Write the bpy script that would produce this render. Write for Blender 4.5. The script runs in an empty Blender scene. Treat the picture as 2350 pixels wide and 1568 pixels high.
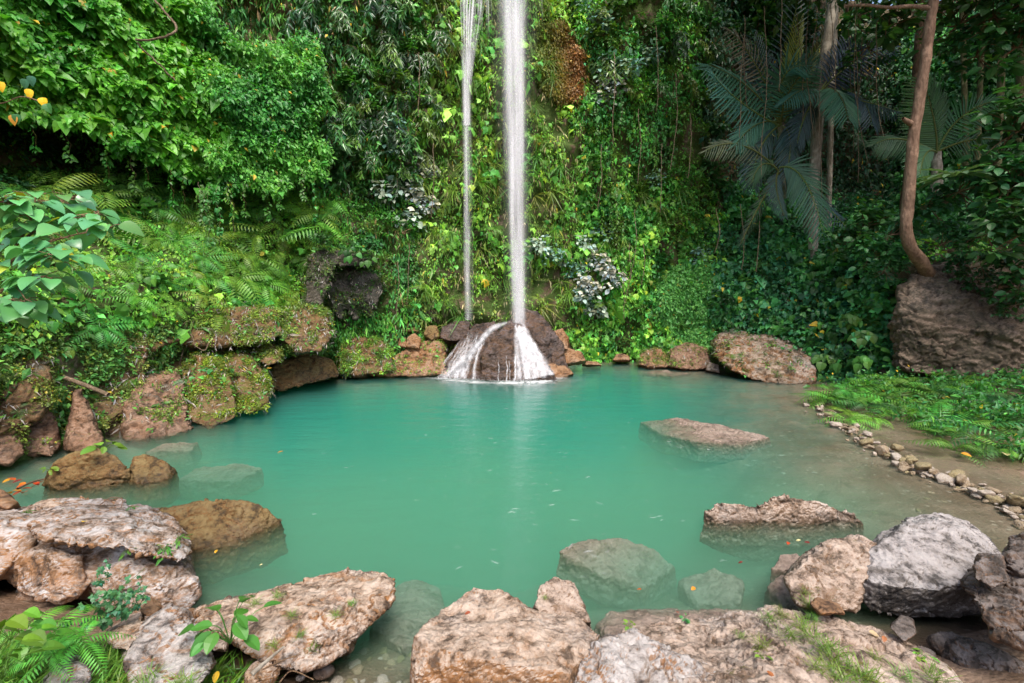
import bpy, bmesh, math, random
import numpy as np
from mathutils import Vector, Matrix

random.seed(7)
RNG = np.random.default_rng(11)
SC = bpy.context.scene
COL = SC.collection

# ------------------------------------------------------------------ camera model (eye height over the pool, slight tilt down)
EYE = np.array([0.0, 0.0, 2.6]); PITCH = math.radians(6.0); FPX = 1044.4; CX, CY = 1175.0, 784.0
CP, SP = math.cos(PITCH), math.sin(PITCH)

def ray(px, py):
    a = (px - CX) / FPX; b = (CY - py) / FPX
    return np.array([a, CP + b * SP, -SP + b * CP])

def at(px, py, Y):
    """world point seen at picture position (px,py), standing Y metres in front of the viewer"""
    d = ray(px, py); return EYE + d * (Y / d[1])

def onz(px, py, z=0.0):
    d = ray(px, py); return EYE + d * ((z - EYE[2]) / d[2])

def proj(P):
    Q = np.asarray(P, float) - EYE
    f = Q[..., 1] * CP - Q[..., 2] * SP
    u = Q[..., 1] * SP + Q[..., 2] * CP
    return CX + FPX * Q[..., 0] / f, CY - FPX * u / f

# ------------------------------------------------------------------ noise
_p = np.random.default_rng(5).permutation(256).astype(np.int64)
_g = np.random.default_rng(6).normal(size=(256, 3)); _g /= np.linalg.norm(_g, axis=1)[:, None]

def perlin(P):
    P = np.asarray(P, float); I = np.floor(P).astype(np.int64); F = P - I
    W = F * F * F * (F * (F * 6 - 15) + 10)
    r = np.zeros(len(P))
    for dx in (0, 1):
        for dy in (0, 1):
            for dz in (0, 1):
                h = _p[(_p[(_p[(I[:, 0] + dx) & 255] + I[:, 1] + dy) & 255] + I[:, 2] + dz) & 255]
                d = (_g[h] * (F - (dx, dy, dz))).sum(1)
                w = (W[:, 0] if dx else 1 - W[:, 0]) * (W[:, 1] if dy else 1 - W[:, 1]) * (W[:, 2] if dz else 1 - W[:, 2])
                r += w * d
    return r * 1.5

def fbm(P, octv=4, gain=.5, lac=2.03):
    r = 0; a = 1.0; P = np.asarray(P, float).copy()
    for i in range(octv):
        r = r + a * perlin(P + i * 17.3); P = P * lac; a *= gain
    return r

def ridged(P, octv=4, gain=.5):
    r = 0; a = 1.0; P = np.asarray(P, float).copy()
    for i in range(octv):
        n = 1 - np.abs(perlin(P + i * 9.1)) * 1.6; r = r + a * n * n; P = P * 2.1; a *= gain
    return r

def worley(P, seed=0):
    P = np.asarray(P, float); I = np.floor(P).astype(np.int64); F = P - I
    f1 = np.full(len(P), 9.0); f2 = np.full(len(P), 9.0); cid = np.zeros(len(P))
    for dx in (-1, 0, 1):
        for dy in (-1, 0, 1):
            for dz in (-1, 0, 1):
                h = _p[(_p[(_p[(I[:, 0] + dx + seed) & 255] + I[:, 1] + dy) & 255] + I[:, 2] + dz) & 255]
                o = np.stack([_p[h], _p[(h + 71) & 255], _p[(h + 139) & 255]], 1) / 255.0
                d = ((F - (dx, dy, dz) - o) ** 2).sum(1)
                m = d < f1
                f2 = np.where(m, f1, np.minimum(f2, d)); cid = np.where(m, h / 255.0, cid); f1 = np.where(m, d, f1)
    return np.sqrt(f1), np.sqrt(f2), cid

def sstep(a, b, x):
    t = np.clip((x - a) / (b - a), 0, 1); return t * t * (3 - 2 * t)

# ------------------------------------------------------------------ objects
def link(o, parent=None):
    COL.objects.link(o)
    if parent is not None: o.parent = parent
    return o

def tag(o, label=None, cat=None, group=None, kind=None):
    if label: o['label'] = label
    if cat: o['category'] = cat
    if group: o['group'] = group
    if kind: o['kind'] = kind
    return o

def empty(name, loc, rz=0.0):
    o = bpy.data.objects.new(name, None); o.location = loc; o.rotation_euler = (0, 0, rz); o.empty_display_size = .1
    return link(o)

def mesh_np(name, V, F, mat=None, col=None, smooth=False, extra=None):
    """V (n,3); F (m,3) or (m,4) int array"""
    V = np.asarray(V, np.float32); F = np.asarray(F, np.int32)
    me = bpy.data.meshes.new(name); k = F.shape[1]
    me.vertices.add(len(V)); me.vertices.foreach_set('co', V.ravel())
    me.loops.add(F.size); me.loops.foreach_set('vertex_index', F.ravel())
    me.polygons.add(len(F)); me.polygons.foreach_set('loop_start', np.arange(0, F.size, k, dtype=np.int32))
    me.polygons.foreach_set('loop_total', np.full(len(F), k, np.int32))
    me.update(calc_edges=True)
    if col is not None:
        c = np.ones((len(V), 4), np.float32); c[:, :3] = col
        a = me.attributes.new('col', 'FLOAT_COLOR', 'POINT'); a.data.foreach_set('color', c.ravel())
    for n, val in (extra or {}).items():
        a = me.attributes.new(n, 'FLOAT', 'POINT'); a.data.foreach_set('value', np.asarray(val, np.float32))
    me.polygons.foreach_set('use_smooth', np.full(len(F), smooth, bool))
    if mat is not None: me.materials.append(mat)
    return me

def mobj(name, me, parent=None, loc=None):
    o = bpy.data.objects.new(name, me)
    if loc is not None: o.location = loc
    return link(o, parent)

class Geo:
    """collects triangles with colours"""
    def __init__(s): s.V = []; s.F = []; s.C = []; s.n = 0
    def add(s, V, F, c):
        V = np.asarray(V, float); F = np.asarray(F, int)
        if F.shape[1] == 4: F = np.concatenate([F[:, [0, 1, 2]], F[:, [0, 2, 3]]])
        c = np.asarray(c, float)
        s.V.append(V); s.F.append(F + s.n); s.C.append(np.broadcast_to(c, (len(V), 3))); s.n += len(V)
    def mesh(s, name, mat, smooth=False):
        return mesh_np(name, np.concatenate(s.V), np.concatenate(s.F), mat, np.concatenate(s.C), smooth)
    def arrays(s): return np.concatenate(s.V), np.concatenate(s.F), np.concatenate(s.C)

def tube(pts, rad, n=8, bump=0.0, seed=0):
    P = np.asarray(pts, float); R = np.broadcast_to(np.asarray(rad, float), (len(P),))
    T = np.gradient(P, axis=0); T /= np.linalg.norm(T, axis=1)[:, None] + 1e-9
    ref = np.array([0.3, 1, 0.1]) if abs(T[0, 1]) < .8 else np.array([1, .1, .3])
    A = np.cross(T, ref); A /= np.linalg.norm(A, axis=1)[:, None]; B = np.cross(T, A)
    an = np.linspace(0, 2 * np.pi, n, endpoint=False)
    V = P[:, None] + R[:, None, None] * (np.cos(an)[None, :, None] * A[:, None] + np.sin(an)[None, :, None] * B[:, None])
    V = V.reshape(-1, 3)
    if bump:
        d = V - np.repeat(P, n, 0); V = V + d * (bump * fbm(V * 3 + seed, 3))[:, None]
    i = np.arange(len(P) - 1)[:, None] * n; j = np.arange(n)[None]; k = (j + 1) % n
    F = np.stack([i + j, i + k, i + n + k, i + n + j], -1).reshape(-1, 4)
    return V, F

def curve(pts, n):
    """smooth resampled polyline through pts"""
    P = np.asarray(pts, float); m = len(P); out = []
    Q = np.concatenate([[2 * P[0] - P[1]], P, [2 * P[-1] - P[-2]]])
    for t in np.linspace(0, m - 1 - 1e-6, n):
        i = int(t); f = t - i; a, b, c, d = Q[i:i + 4]
        out.append(.5 * (2 * b + (c - a) * f + (2 * a - 5 * b + 4 * c - d) * f ** 2 + (3 * b - a - 3 * c + d) * f ** 3))
    return np.array(out)

# ------------------------------------------------------------------ materials
def lin(r, g, b):
    f = lambda c: ((c / 255.0 + .055) / 1.055) ** 2.4 if c > 10 else c / 255 / 12.92
    return (f(r), f(g), f(b), 1.0)

class NT:
    def __init__(s, name):
        s.m = bpy.data.materials.new(name); s.m.use_nodes = True; s.t = s.m.node_tree; s.t.nodes.clear()
        s.out = s.n('ShaderNodeOutputMaterial')
    def n(s, typ, **kw):
        x = s.t.nodes.new(typ)
        for k, v in kw.items():
            if k.startswith('i_'):
                x.inputs[k[2:].replace('_', ' ')].default_value = v
            else: setattr(x, k, v)
        return x
    def l(s, a, b): s.t.links.new(a, b)
    def noise(s, vec, scale, detail=6, rough=.6, dist=0.0):
        x = s.n('ShaderNodeTexNoise'); x.inputs['Scale'].default_value = scale; x.inputs['Detail'].default_value = detail
        x.inputs['Roughness'].default_value = rough; x.inputs['Distortion'].default_value = dist
        if vec is not None: s.l(vec, x.inputs['Vector'])
        return x.outputs['Fac']
    def voro(s, vec, scale, feature='F1'):
        x = s.n('ShaderNodeTexVoronoi', feature=feature); x.inputs['Scale'].default_value = scale
        if vec is not None: s.l(vec, x.inputs['Vector'])
        return x.outputs['Distance']
    def ramp(s, fac, a, b, inv=False):
        x = s.n('ShaderNodeMapRange', interpolation_type='SMOOTHSTEP')
        x.inputs['From Min'].default_value = a; x.inputs['From Max'].default_value = b
        if inv: x.inputs['To Min'].default_value = 1; x.inputs['To Max'].default_value = 0
        s.l(fac, x.inputs['Value']); return x.outputs[0]
    def mix(s, fac, a, b, typ='MIX'):
        x = s.n('ShaderNodeMix', data_type='RGBA', blend_type=typ)
        for k, v in ((0, fac), (6, a), (7, b)):
            if hasattr(v, 'is_linked'): s.l(v, x.inputs[k])
            else: x.inputs[k].default_value = v
        return x.outputs[2]
    def math(s, op, a, b=None, clamp=False):
        x = s.n('ShaderNodeMath', operation=op, use_clamp=clamp)
        for k, v in ((0, a), (1, b)):
            if v is None: continue
            if hasattr(v, 'is_linked'): s.l(v, x.inputs[k])
            else: x.inputs[k].default_value = v
        return x.outputs[0]
    def bump(s, h, strength=.5, dist=.02, normal=None):
        x = s.n('ShaderNodeBump'); x.inputs['Strength'].default_value = strength; x.inputs['Distance'].default_value = dist
        s.l(h, x.inputs['Height'])
        if normal is not None: s.l(normal, x.inputs['Normal'])
        return x.outputs['Normal']
    def bsdf(s, col, rough=.8, normal=None, spec=.3):
        p = s.n('ShaderNodeBsdfPrincipled')
        for k, v in (('Base Color', col), ('Roughness', rough), ('Specular IOR Level', spec)):
            if hasattr(v, 'is_linked'): s.l(v, p.inputs[k])
            else: p.inputs[k].default_value = v
        if normal is not None: s.l(normal, p.inputs['Normal'])
        return p
    def done(s, shader): s.l(shader, s.out.inputs['Surface']); return s.m

def rock_mat(name, pale, mid, side, dark, moss=0.0, mosscol=(.10, .13, .02, 1), speck=.5, scale=1.0, wet=True, rough=.75, bump=.6, stain=.75, lich=0.3, mossfrom=.2):
    """weathered rock: mottled mid tones, bleached upper faces, ochre broken sides, dark stains, lichen specks, moss on top"""
    t = NT(name); tc = t.n('ShaderNodeTexCoord'); v = tc.outputs['Object']
    geo = t.n('ShaderNodeNewGeometry'); sx = t.n('ShaderNodeSeparateXYZ'); t.l(geo.outputs['True Normal'], sx.inputs[0]); nz = sx.outputs['Z']
    n1 = t.noise(v, 2.2 * scale, 8, .65, .6); n2 = t.noise(v, 6.5 * scale, 8, .7, .3); n3 = t.noise(v, 38 * scale, 6, .7); n4 = t.noise(v, 1.1 * scale, 3, .5)
    c = t.mix(t.ramp(n1, .33, .57), mid, side)
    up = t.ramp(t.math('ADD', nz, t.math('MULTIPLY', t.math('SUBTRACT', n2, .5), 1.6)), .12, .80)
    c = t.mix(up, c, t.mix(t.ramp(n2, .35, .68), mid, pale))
    c = t.mix(t.math('MULTIPLY', t.ramp(n2, .36, .50, True), .8), c, dark)
    vd = t.voro(v, 19 * scale); c = t.mix(t.math('MULTIPLY', t.ramp(t.math('ADD', vd, t.math('MULTIPLY', n3, .5)), .28, .5, True), speck), c, dark)
    c = t.mix(t.math('MULTIPLY', t.ramp(n3, .56, .74), speck), c, pale)
    c = t.mix(t.math('MULTIPLY', t.math('MULTIPLY', t.ramp(n4, .5, .62), t.ramp(n3, .35, .6)), lich), c, (.62, .61, .6, 1))
    st = t.math('MULTIPLY', t.ramp(t.noise(v, 1.7 * scale, 8, .75, .8), .53, .62), t.ramp(n3, .62, .45)); c = t.mix(t.math('MULTIPLY', st, stain), c, dark)
    c = t.mix(t.math('MULTIPLY', t.ramp(t.noise(v, 2.6 * scale, 5, .6, 1.2), .55, .66), .55), c, side)
    if moss:
        nm = t.noise(v, 3.0 * scale, 8, .75)
        mf = t.ramp(t.math('ADD', t.math('MULTIPLY', t.math('ADD', nz, -mossfrom), .45), t.math('ADD', nm, moss - .5)), .5, .62)
        mcol = t.mix(n3, mosscol, tuple(x * 2.3 for x in mosscol[:3]) + (1,))
        mcol = t.mix(t.ramp(n2, .4, .6), mcol, (.11, .075, .02, 1))
        c = t.mix(mf, c, mcol)
    r = rough
    if wet:
        sp = t.n('ShaderNodeSeparateXYZ'); t.l(geo.outputs['Position'], sp.inputs[0])
        wf = t.ramp(t.math('ADD', sp.outputs['Z'], t.math('MULTIPLY', t.math('SUBTRACT', n2, .5), .12)), .02, .15, True)
        c = t.mix(t.math('MULTIPLY', wf, .75), c, t.mix(.5, c, dark))
        r = t.math('SUBTRACT', rough, t.math('MULTIPLY', wf, .35))
    h = t.math('ADD', t.math('MULTIPLY', n2, 1.0), t.math('ADD', t.math('MULTIPLY', n3, .35), t.math('MULTIPLY', vd, -.5)))
    nb = t.bump(h, bump * 1.4, .04 / scale)
    return t.done(t.bsdf(c, r, nb, .3).outputs[0])

def leaf_mat(name, trans=.28, rough=.42, spec=.45, tint=(1.25, 1.35, .55)):
    t = NT(name); a = t.n('ShaderNodeAttribute', attribute_name='col')
    oi = t.n('ShaderNodeObjectInfo')
    hs = t.n('ShaderNodeHueSaturation'); t.l(a.outputs['Color'], hs.inputs['Color'])
    t.l(t.math('ADD', t.math('MULTIPLY', oi.outputs['Random'], .05), .475), hs.inputs['Hue'])
    t.l(t.math('ADD', t.math('MULTIPLY', oi.outputs['Random'], .5), .95), hs.inputs['Value'])
    c = hs.outputs[0]
    p = t.bsdf(c, rough, None, spec)
    tr = t.n('ShaderNodeBsdfTranslucent'); t.l(t.mix(1.0, c, tint + (1,), 'MULTIPLY'), tr.inputs['Color'])
    m = t.n('ShaderNodeMixShader'); m.inputs[0].default_value = trans
    t.l(p.outputs[0], m.inputs[1]); t.l(tr.outputs[0], m.inputs[2])
    return t.done(m.outputs[0])

def bark_mat(name, a, b, scale=1.0):
    t = NT(name); tc = t.n('ShaderNodeTexCoord'); mp = t.n('ShaderNodeMapping'); mp.inputs['Scale'].default_value = (1, 1, .35)
    t.l(tc.outputs['Object'], mp.inputs[0]); v = mp.outputs[0]
    n = t.noise(v, 14 * scale, 8, .7); n2 = t.noise(tc.outputs['Object'], 2.5 * scale, 5); vd = t.voro(v, 22 * scale)
    c = t.mix(t.ramp(n, .35, .65), a, b); c = t.mix(t.ramp(n2, .5, .66), c, tuple(x * 1.5 for x in b[:3]) + (1,))
    return t.done(t.bsdf(c, .85, t.bump(t.math('ADD', n, t.math('MULTIPLY', vd, -.6)), .8, .03), .2).outputs[0])

# ------------------------------------------------------------------ rocks
def lobe(pts, back=.6, drop=.15, spread=1.0):
    """hull points: seen points (px,py,Y) plus the same pushed away from the viewer, sinking by drop"""
    A = np.array([at(*p) for p in pts]); B = A.copy()
    B[:, 0] += back * (A[:, 0] / np.maximum(A[:, 1], .1)) * spread; B[:, 1] += back; B[:, 2] -= drop
    return np.concatenate([A, B])

def ell(c, r, n=60, rot=0.0, seed=0):
    g = np.random.default_rng(seed); D = g.normal(size=(n, 3)); D /= np.linalg.norm(D, axis=1)[:, None]
    D = D * np.asarray(r, float); ca, sa = math.cos(rot), math.sin(rot)
    return np.stack([D[:, 0] * ca - D[:, 1] * sa, D[:, 0] * sa + D[:, 1] * ca, D[:, 2]], 1) + np.asarray(c, float)

def vnormals(V, T):
    n = np.cross(V[T[:, 1]] - V[T[:, 0]], V[T[:, 2]] - V[T[:, 0]]); N = np.zeros_like(V)
    for k in range(3):
        for ax in range(3): N[:, ax] += np.bincount(T[:, k], n[:, ax], len(V))
    return N / (np.linalg.norm(N, axis=1)[:, None] + 1e-12)

def remesh(hulls, voxel):
    bm = bmesh.new()
    for H in hulls:
        vs = [bm.verts.new(p) for p in H]
        r = bmesh.ops.convex_hull(bm, input=vs)
        bmesh.ops.delete(bm, geom=[g for g in set(r['geom_interior'] + r['geom_unused']) if isinstance(g, bmesh.types.BMVert)], context='VERTS')
    me = bpy.data.meshes.new('t'); bm.to_mesh(me); bm.free()
    o = bpy.data.objects.new('t', me); COL.objects.link(o)
    m = o.modifiers.new('r', 'REMESH'); m.mode = 'VOXEL'; m.voxel_size = voxel; m.adaptivity = 0
    ev = o.evaluated_get(bpy.context.evaluated_depsgraph_get()); e = ev.to_mesh()
    V = np.empty(len(e.vertices) * 3, np.float32); e.vertices.foreach_get('co', V); V = V.reshape(-1, 3).astype(float)
    e.calc_loop_triangles(); T = np.empty(len(e.loop_triangles) * 3, np.int32); e.loop_triangles.foreach_get('vertices', T); T = T.reshape(-1, 3)
    ev.to_mesh_clear(); bpy.data.objects.remove(o); bpy.data.meshes.remove(me)
    return V, T

def relax(V, T, it):
    E = np.concatenate([T[:, [0, 1]], T[:, [1, 2]], T[:, [2, 0]]]); a = np.concatenate([E[:, 0], E[:, 1]]); b = np.concatenate([E[:, 1], E[:, 0]])
    cnt = np.bincount(a, minlength=len(V))[:, None] + 1e-9
    for _ in range(it):
        S = np.stack([np.bincount(a, V[b, k], len(V)) for k in range(3)], 1); V = V * .4 + .6 * S / cnt
    return V

def rockify(V, T, size, rough=1.0, crack=1.0, pit=.5, strata=0.0, seed=0, freq=1.0):
    """weathering: broad swell, broken facets, fissures, ledges, pits and grain, all measured against the rock's size"""
    s = size
    V = V + vnormals(V, T) * (fbm(V * (1.3 * freq / s) + seed * 3.7, 3) * .06 * s * rough)[:, None]
    N = vnormals(V, T)
    w = V + .22 * s * np.stack([fbm(V * 1.9 / s + k * 31 + seed, 3) for k in range(3)], 1)
    f1, f2, cid = worley(w * (1.7 * freq / s) + seed, seed)
    d = (cid - .5) * .055 * s * crack - sstep(.06, .0, f2 - f1) * .035 * s * crack * sstep(-.1, .35, fbm(V * 2 / s + 9, 2))
    f1, f2, cid = worley(w * (4.6 * freq / s) * (1, 1, 1.5) + seed, seed + 3)
    d += (cid - .5) * .022 * s * crack - sstep(.07, 0, f2 - f1) * .010 * s * crack
    fz = np.abs(fbm(w * (1.5 * freq / s) * (1, 1, 1.8) + 50 + seed, 3)); d -= sstep(.035, .0, fz) * .06 * s * crack      # long wandering fissures
    if strata:
        h = V[:, 2] * 1.0 + .25 * V[:, 0] + .2 * s * fbm(V * 1.5 / s + seed, 3)
        q = h * (7.0 / s); d += (np.abs((q % 1) - .5) - .25) * .05 * s * strata
    d += fbm(V * (5 * freq / s) + seed, 3) * .014 * s * rough + (ridged(V * (11 * freq / s) + seed, 3) - 1.0) * .006 * s * rough
    fp, _, _ = worley(V * (11 * freq / s) + 5 * seed, seed + 1); d -= sstep(.42, .1, fp) * .019 * s * pit
    fp, _, _ = worley(V * (23 * freq / s) + 7 * seed, seed + 2); d -= sstep(.42, .1, fp) * .009 * s * pit
    d += fbm(V * (26 * freq / s) + seed, 4, .62) * .0065 * s * rough
    return V + N * d[:, None]

SURF = {}     # name -> (V,T) kept for planting on rocks
def rock(name, label, cat, hulls, mat, voxel=.014, size=1.0, rough=1, crack=1, pit=.5, strata=0, smooth=2, seed=0, group=None, key=None, parent=None, freq=1.0):
    V, T = remesh(hulls, voxel); V = relax(V, T, smooth)
    V = rockify(V, T, size, rough, crack, pit, strata, seed, freq)
    o0 = np.array([V[:, 0].mean(), V[:, 1].mean(), V[:, 2].min()])
    me = mesh_np(name, V - o0, T, mat, smooth=True)
    o = mobj(name, me, parent, o0)
    if label: tag(o, label, cat, group)
    SURF[key or name] = (V, T)
    return o

def surf_points(key, n, minz=None, up=None, rng=RNG, sel=None):
    """random points on a stored surface, with normals; only parts facing upward more than `up`"""
    V, T = SURF[key]; A = V[T[:, 0]]; B = V[T[:, 1]]; C = V[T[:, 2]]; cr = np.cross(B - A, C - A); ar = np.linalg.norm(cr, axis=1) + 1e-12; N = cr / ar[:, None]
    w = ar.copy()
    if up is not None: w = w * (N[:, 2] > up)
    cen = (A + B + C) / 3
    if minz is not None: w = w * (cen[:, 2] > minz)
    if sel is not None: w = w * sel(cen, N)
    i = rng.choice(len(T), n, p=w / w.sum()); r1 = np.sqrt(rng.random(n)); r2 = rng.random(n)
    P = A[i] * (1 - r1)[:, None] + B[i] * (r1 * (1 - r2))[:, None] + C[i] * (r1 * r2)[:, None]
    return P, N[i]
# ------------------------------------------------------------------ pool outline, ground sheet and water
POOL = np.array([(-9, 4.6), (-5.5, 4.2), (-3.9, 3.7), (-2.2, 3.25), (-1.3, 2.8), (-.5, 2.62), (.3, 2.6), (1, 2.75), (2, 3.0), (3, 3.2), (4.2, 3.5), (5.2, 4.1),
    (5.95, 5.05), (6.2, 6.4), (6.8, 8.5), (7.6, 11.1), (8.3, 12.4), (8.6, 13.3), (7, 14.8), (5.5, 16), (4.6, 17.0), (2.5, 17.2), (0, 16.6), (-2.5, 15.0),
    (-4.2, 14.2), (-6.0, 13.5), (-6.9, 12.4), (-7.1, 10.5), (-7.3, 8.6), (-7.8, 7.2), (-8.6, 6.3), (-11, 5.6), (-11, 4.6)], float)
SLOPE = np.array([.4, .4, .45, .5, .35, .3, .35, .32, .3, .3, .22, .10, .05, .045, .04, .04, .06, .10, .08, .08, .15, .35, .6, .6, .5, .6, .7, .5, .35, .3, .3, .3, .3])

def pool_dist(x, y):
    """signed distance to the shoreline (inside negative) and the bank slope next to it"""
    n = len(POOL); d2 = np.full(x.shape, 1e9); sl = np.zeros(x.shape); ins = np.zeros(x.shape, bool); ws = np.zeros(x.shape)
    for i in range(n):
        a = POOL[i]; b = POOL[(i + 1) % n]; e = b - a
        t = np.clip(((x - a[0]) * e[0] + (y - a[1]) * e[1]) / (e @ e), 0, 1)
        q = (x - a[0] - t * e[0]) ** 2 + (y - a[1] - t * e[1]) ** 2
        s = SLOPE[i] * (1 - t) + SLOPE[(i + 1) % n] * t; w = 1 / (q + .05) ** 2
        sl += w * s; ws += w; d2 = np.minimum(d2, q)
        c = (a[1] > y) != (b[1] > y)
        ins ^= c & (x < (b[0] - a[0]) * (y - a[1]) / (b[1] - a[1] + 1e-12) + a[0])
    d = np.sqrt(d2); return np.where(ins, -d, d), sl / ws

def ground_z(x, y):
    x = np.asarray(x, float); y = np.asarray(y, float); d, s = pool_dist(x, y)
    P = np.stack([x, y, np.zeros_like(x)], -1).reshape(-1, 3)
    n = fbm(P * .9, 4).reshape(x.shape); n2 = fbm(P * 4, 3).reshape(x.shape)
    k = np.maximum(-d, 0)
    zin = -np.minimum(s * k + (.012 + .10 * sstep(.05, .3, s)) * np.maximum(k - .6, 0) ** 2, 3.2 + .25 * n) - .03
    zin = zin + .45 * np.exp(-(((x + .2) / 2.9) ** 2 + ((y - 6.3) / 1.7) ** 2)) * sstep(.3, 1.6, -zin) + .35 * np.exp(-(((x - 2.2) / 1.6) ** 2 + ((y - 10.2) / 1.2) ** 2)) * sstep(.3, 1.6, -zin)
    do = np.maximum(d, 0)
    near = sstep(4.6, 3.0, y) ; nz = np.minimum(.42 * do, .35 + .12 * do)
    rz = .012 * do + .10 * sstep(1.2, 3.5, do)
    zout = near * np.minimum(nz, 1.05) + (1 - near) * rz
    hump = .38 * np.exp(-(((x - 9.6) / 1.9) ** 2 + ((y - 11.0) / .8) ** 2)) + .45 * np.exp(-(((x - 12.0) / 2.0) ** 2 + ((y - 9.9) / .9) ** 2))
    z = np.where(d < 0, zin, zout + hump - .03)
    z = z + (.03 * n + .012 * n2) * sstep(0, 1.0, np.abs(d)) * np.where(d > 0, 1, 2.0)
    far = np.hypot(x, y - 8); z = z + 4.0 * sstep(22, 60, far)
    return z

def grid_mesh(X, Y, Z):
    r, c = X.shape; V = np.stack([X, Y, Z], -1).reshape(-1, 3); i = np.arange(r - 1)[:, None] * c; j = np.arange(c - 1)[None]
    F = np.stack([i + j, i + j + 1, i + c + j + 1, i + c + j], -1).reshape(-1, 4); return V, F

gx = np.concatenate([np.linspace(-70, -16, 14)[:-1], np.linspace(-16, 18, 300), np.linspace(18, 70, 14)[1:]])
gy = np.concatenate([np.linspace(-60, -3, 14)[:-1], np.linspace(-3, 6, 180)[:-1], np.linspace(6, 20, 130), np.linspace(20, 75, 14)[1:]])
GX, GY = np.meshgrid(gx, gy); GZ = ground_z(GX, GY)
V, F = grid_mesh(GX, GY, GZ)

def ground_material():
    t = NT('wet_brown_earth'); tc = t.n('ShaderNodeTexCoord'); v = tc.outputs['Object']
    n1 = t.noise(v, .8, 7, .65, .5); n2 = t.noise(v, 4, 8, .7, .4); n3 = t.noise(v, 26, 6, .75); vd = t.voro(v, 9); ve = t.voro(v, 30)
    c = t.mix(t.ramp(n1, .35, .65), (.15, .092, .058, 1), (.24, .165, .115, 1))
    c = t.mix(t.ramp(n2, .5, .7), c, (.12, .075, .045, 1))
    c = t.mix(t.math('MULTIPLY', t.ramp(vd, .1, .3, True), t.ramp(n2, .45, .55)), c, (.36, .29, .22, 1))
    c = t.mix(t.ramp(n3, .58, .72), c, (.42, .34, .27, 1)); c = t.mix(t.ramp(n3, .42, .3), c, (.07, .045, .03, 1))
    h = t.math('ADD', t.math('MULTIPLY', n2, .8), t.math('ADD', t.math('MULTIPLY', n3, .3), t.math('MULTIPLY', ve, -.4)))
    r = t.math('ADD', t.math('MULTIPLY', t.ramp(n1, .4, .6), .45), .35)
    return t.done(t.bsdf(c, r, t.bump(h, .7, .04), .35).outputs[0])
M_GROUND = ground_material()
g = mobj('ground', mesh_np('ground', V, F, M_GROUND, smooth=True)); tag(g, 'brown wet earth bank and bed of the pool', 'ground', kind='structure')

def water_material():
    t = NT('milky_turquoise_water'); tc = t.n('ShaderNodeTexCoord'); mp = t.n('ShaderNodeMapping'); mp.inputs['Scale'].default_value = (1, 2.6, 1)
    t.l(tc.outputs['Object'], mp.inputs[0]); v = mp.outputs[0]
    h = t.math('ADD', t.math('MULTIPLY', t.noise(v, 1.2, 3, .5), 1.0), t.math('MULTIPLY', t.noise(v, 6.5, 3, .6), .28))
    nb = t.bump(h, .5, .05)
    fr = t.n('ShaderNodeFresnel'); fr.inputs['IOR'].default_value = 1.33; t.l(nb, fr.inputs['Normal'])
    gl = t.n('ShaderNodeBsdfGlossy'); gl.inputs['Roughness'].default_value = .16; gl.inputs['Color'].default_value = (1, 1, 1, 1); t.l(nb, gl.inputs['Normal'])
    tr = t.n('ShaderNodeBsdfTransparent'); m = t.n('ShaderNodeMixShader')
    t.l(fr.outputs[0], m.inputs[0]); t.l(tr.outputs[0], m.inputs[1]); t.l(gl.outputs[0], m.inputs[2])
    sc = t.n('ShaderNodeVolumeScatter'); sc.inputs['Color'].default_value = (.38, .92, .80, 1); sc.inputs['Density'].default_value = .56; sc.inputs['Anisotropy'].default_value = 0.0
    ab = t.n('ShaderNodeVolumeAbsorption'); ab.inputs['Color'].default_value = (.03, .78, .63, 1); ab.inputs['Density'].default_value = 1.02
    sp = t.n('ShaderNodeSeparateXYZ'); t.l(tc.outputs['Object'], sp.inputs[0]); lo = t.noise(tc.outputs['Object'], .33, 2, .5)
    near = t.ramp(t.math('ADD', sp.outputs['Y'], t.math('MULTIPLY', t.math('SUBTRACT', lo, .5), 9.0)), 10.5, 5.0)      # more suspended silt towards the near shore
    t.l(t.mix(near, (.20, .76, .74, 1), (.74, 1.0, .74, 1)), sc.inputs['Color'])
    ad = t.n('ShaderNodeAddShader'); t.l(sc.outputs[0], ad.inputs[0]); t.l(ab.outputs[0], ad.inputs[1])
    t.l(ad.outputs[0], t.out.inputs['Volume'])
    t.m.cycles.volume_step_rate = 2.0
    return t.done(m.outputs[0])
M_WATER = water_material()
x0, x1, y0, y1, zb = -13, 12.5, 1.6, 19.0, -4.2
WV = np.array([(x0, y0, zb), (x1, y0, zb), (x1, y1, zb), (x0, y1, zb), (x0, y0, 0), (x1, y0, 0), (x1, y1, 0), (x0, y1, 0)], float)
WF = np.array([(3, 2, 1, 0), (4, 5, 6, 7), (0, 1, 5, 4), (1, 2, 6, 5), (2, 3, 7, 6), (3, 0, 4, 7)])
w = mobj('water', mesh_np('water', WV, WF, M_WATER)); tag(w, 'milky turquoise pool water below the falls', 'water', kind='structure')

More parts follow.
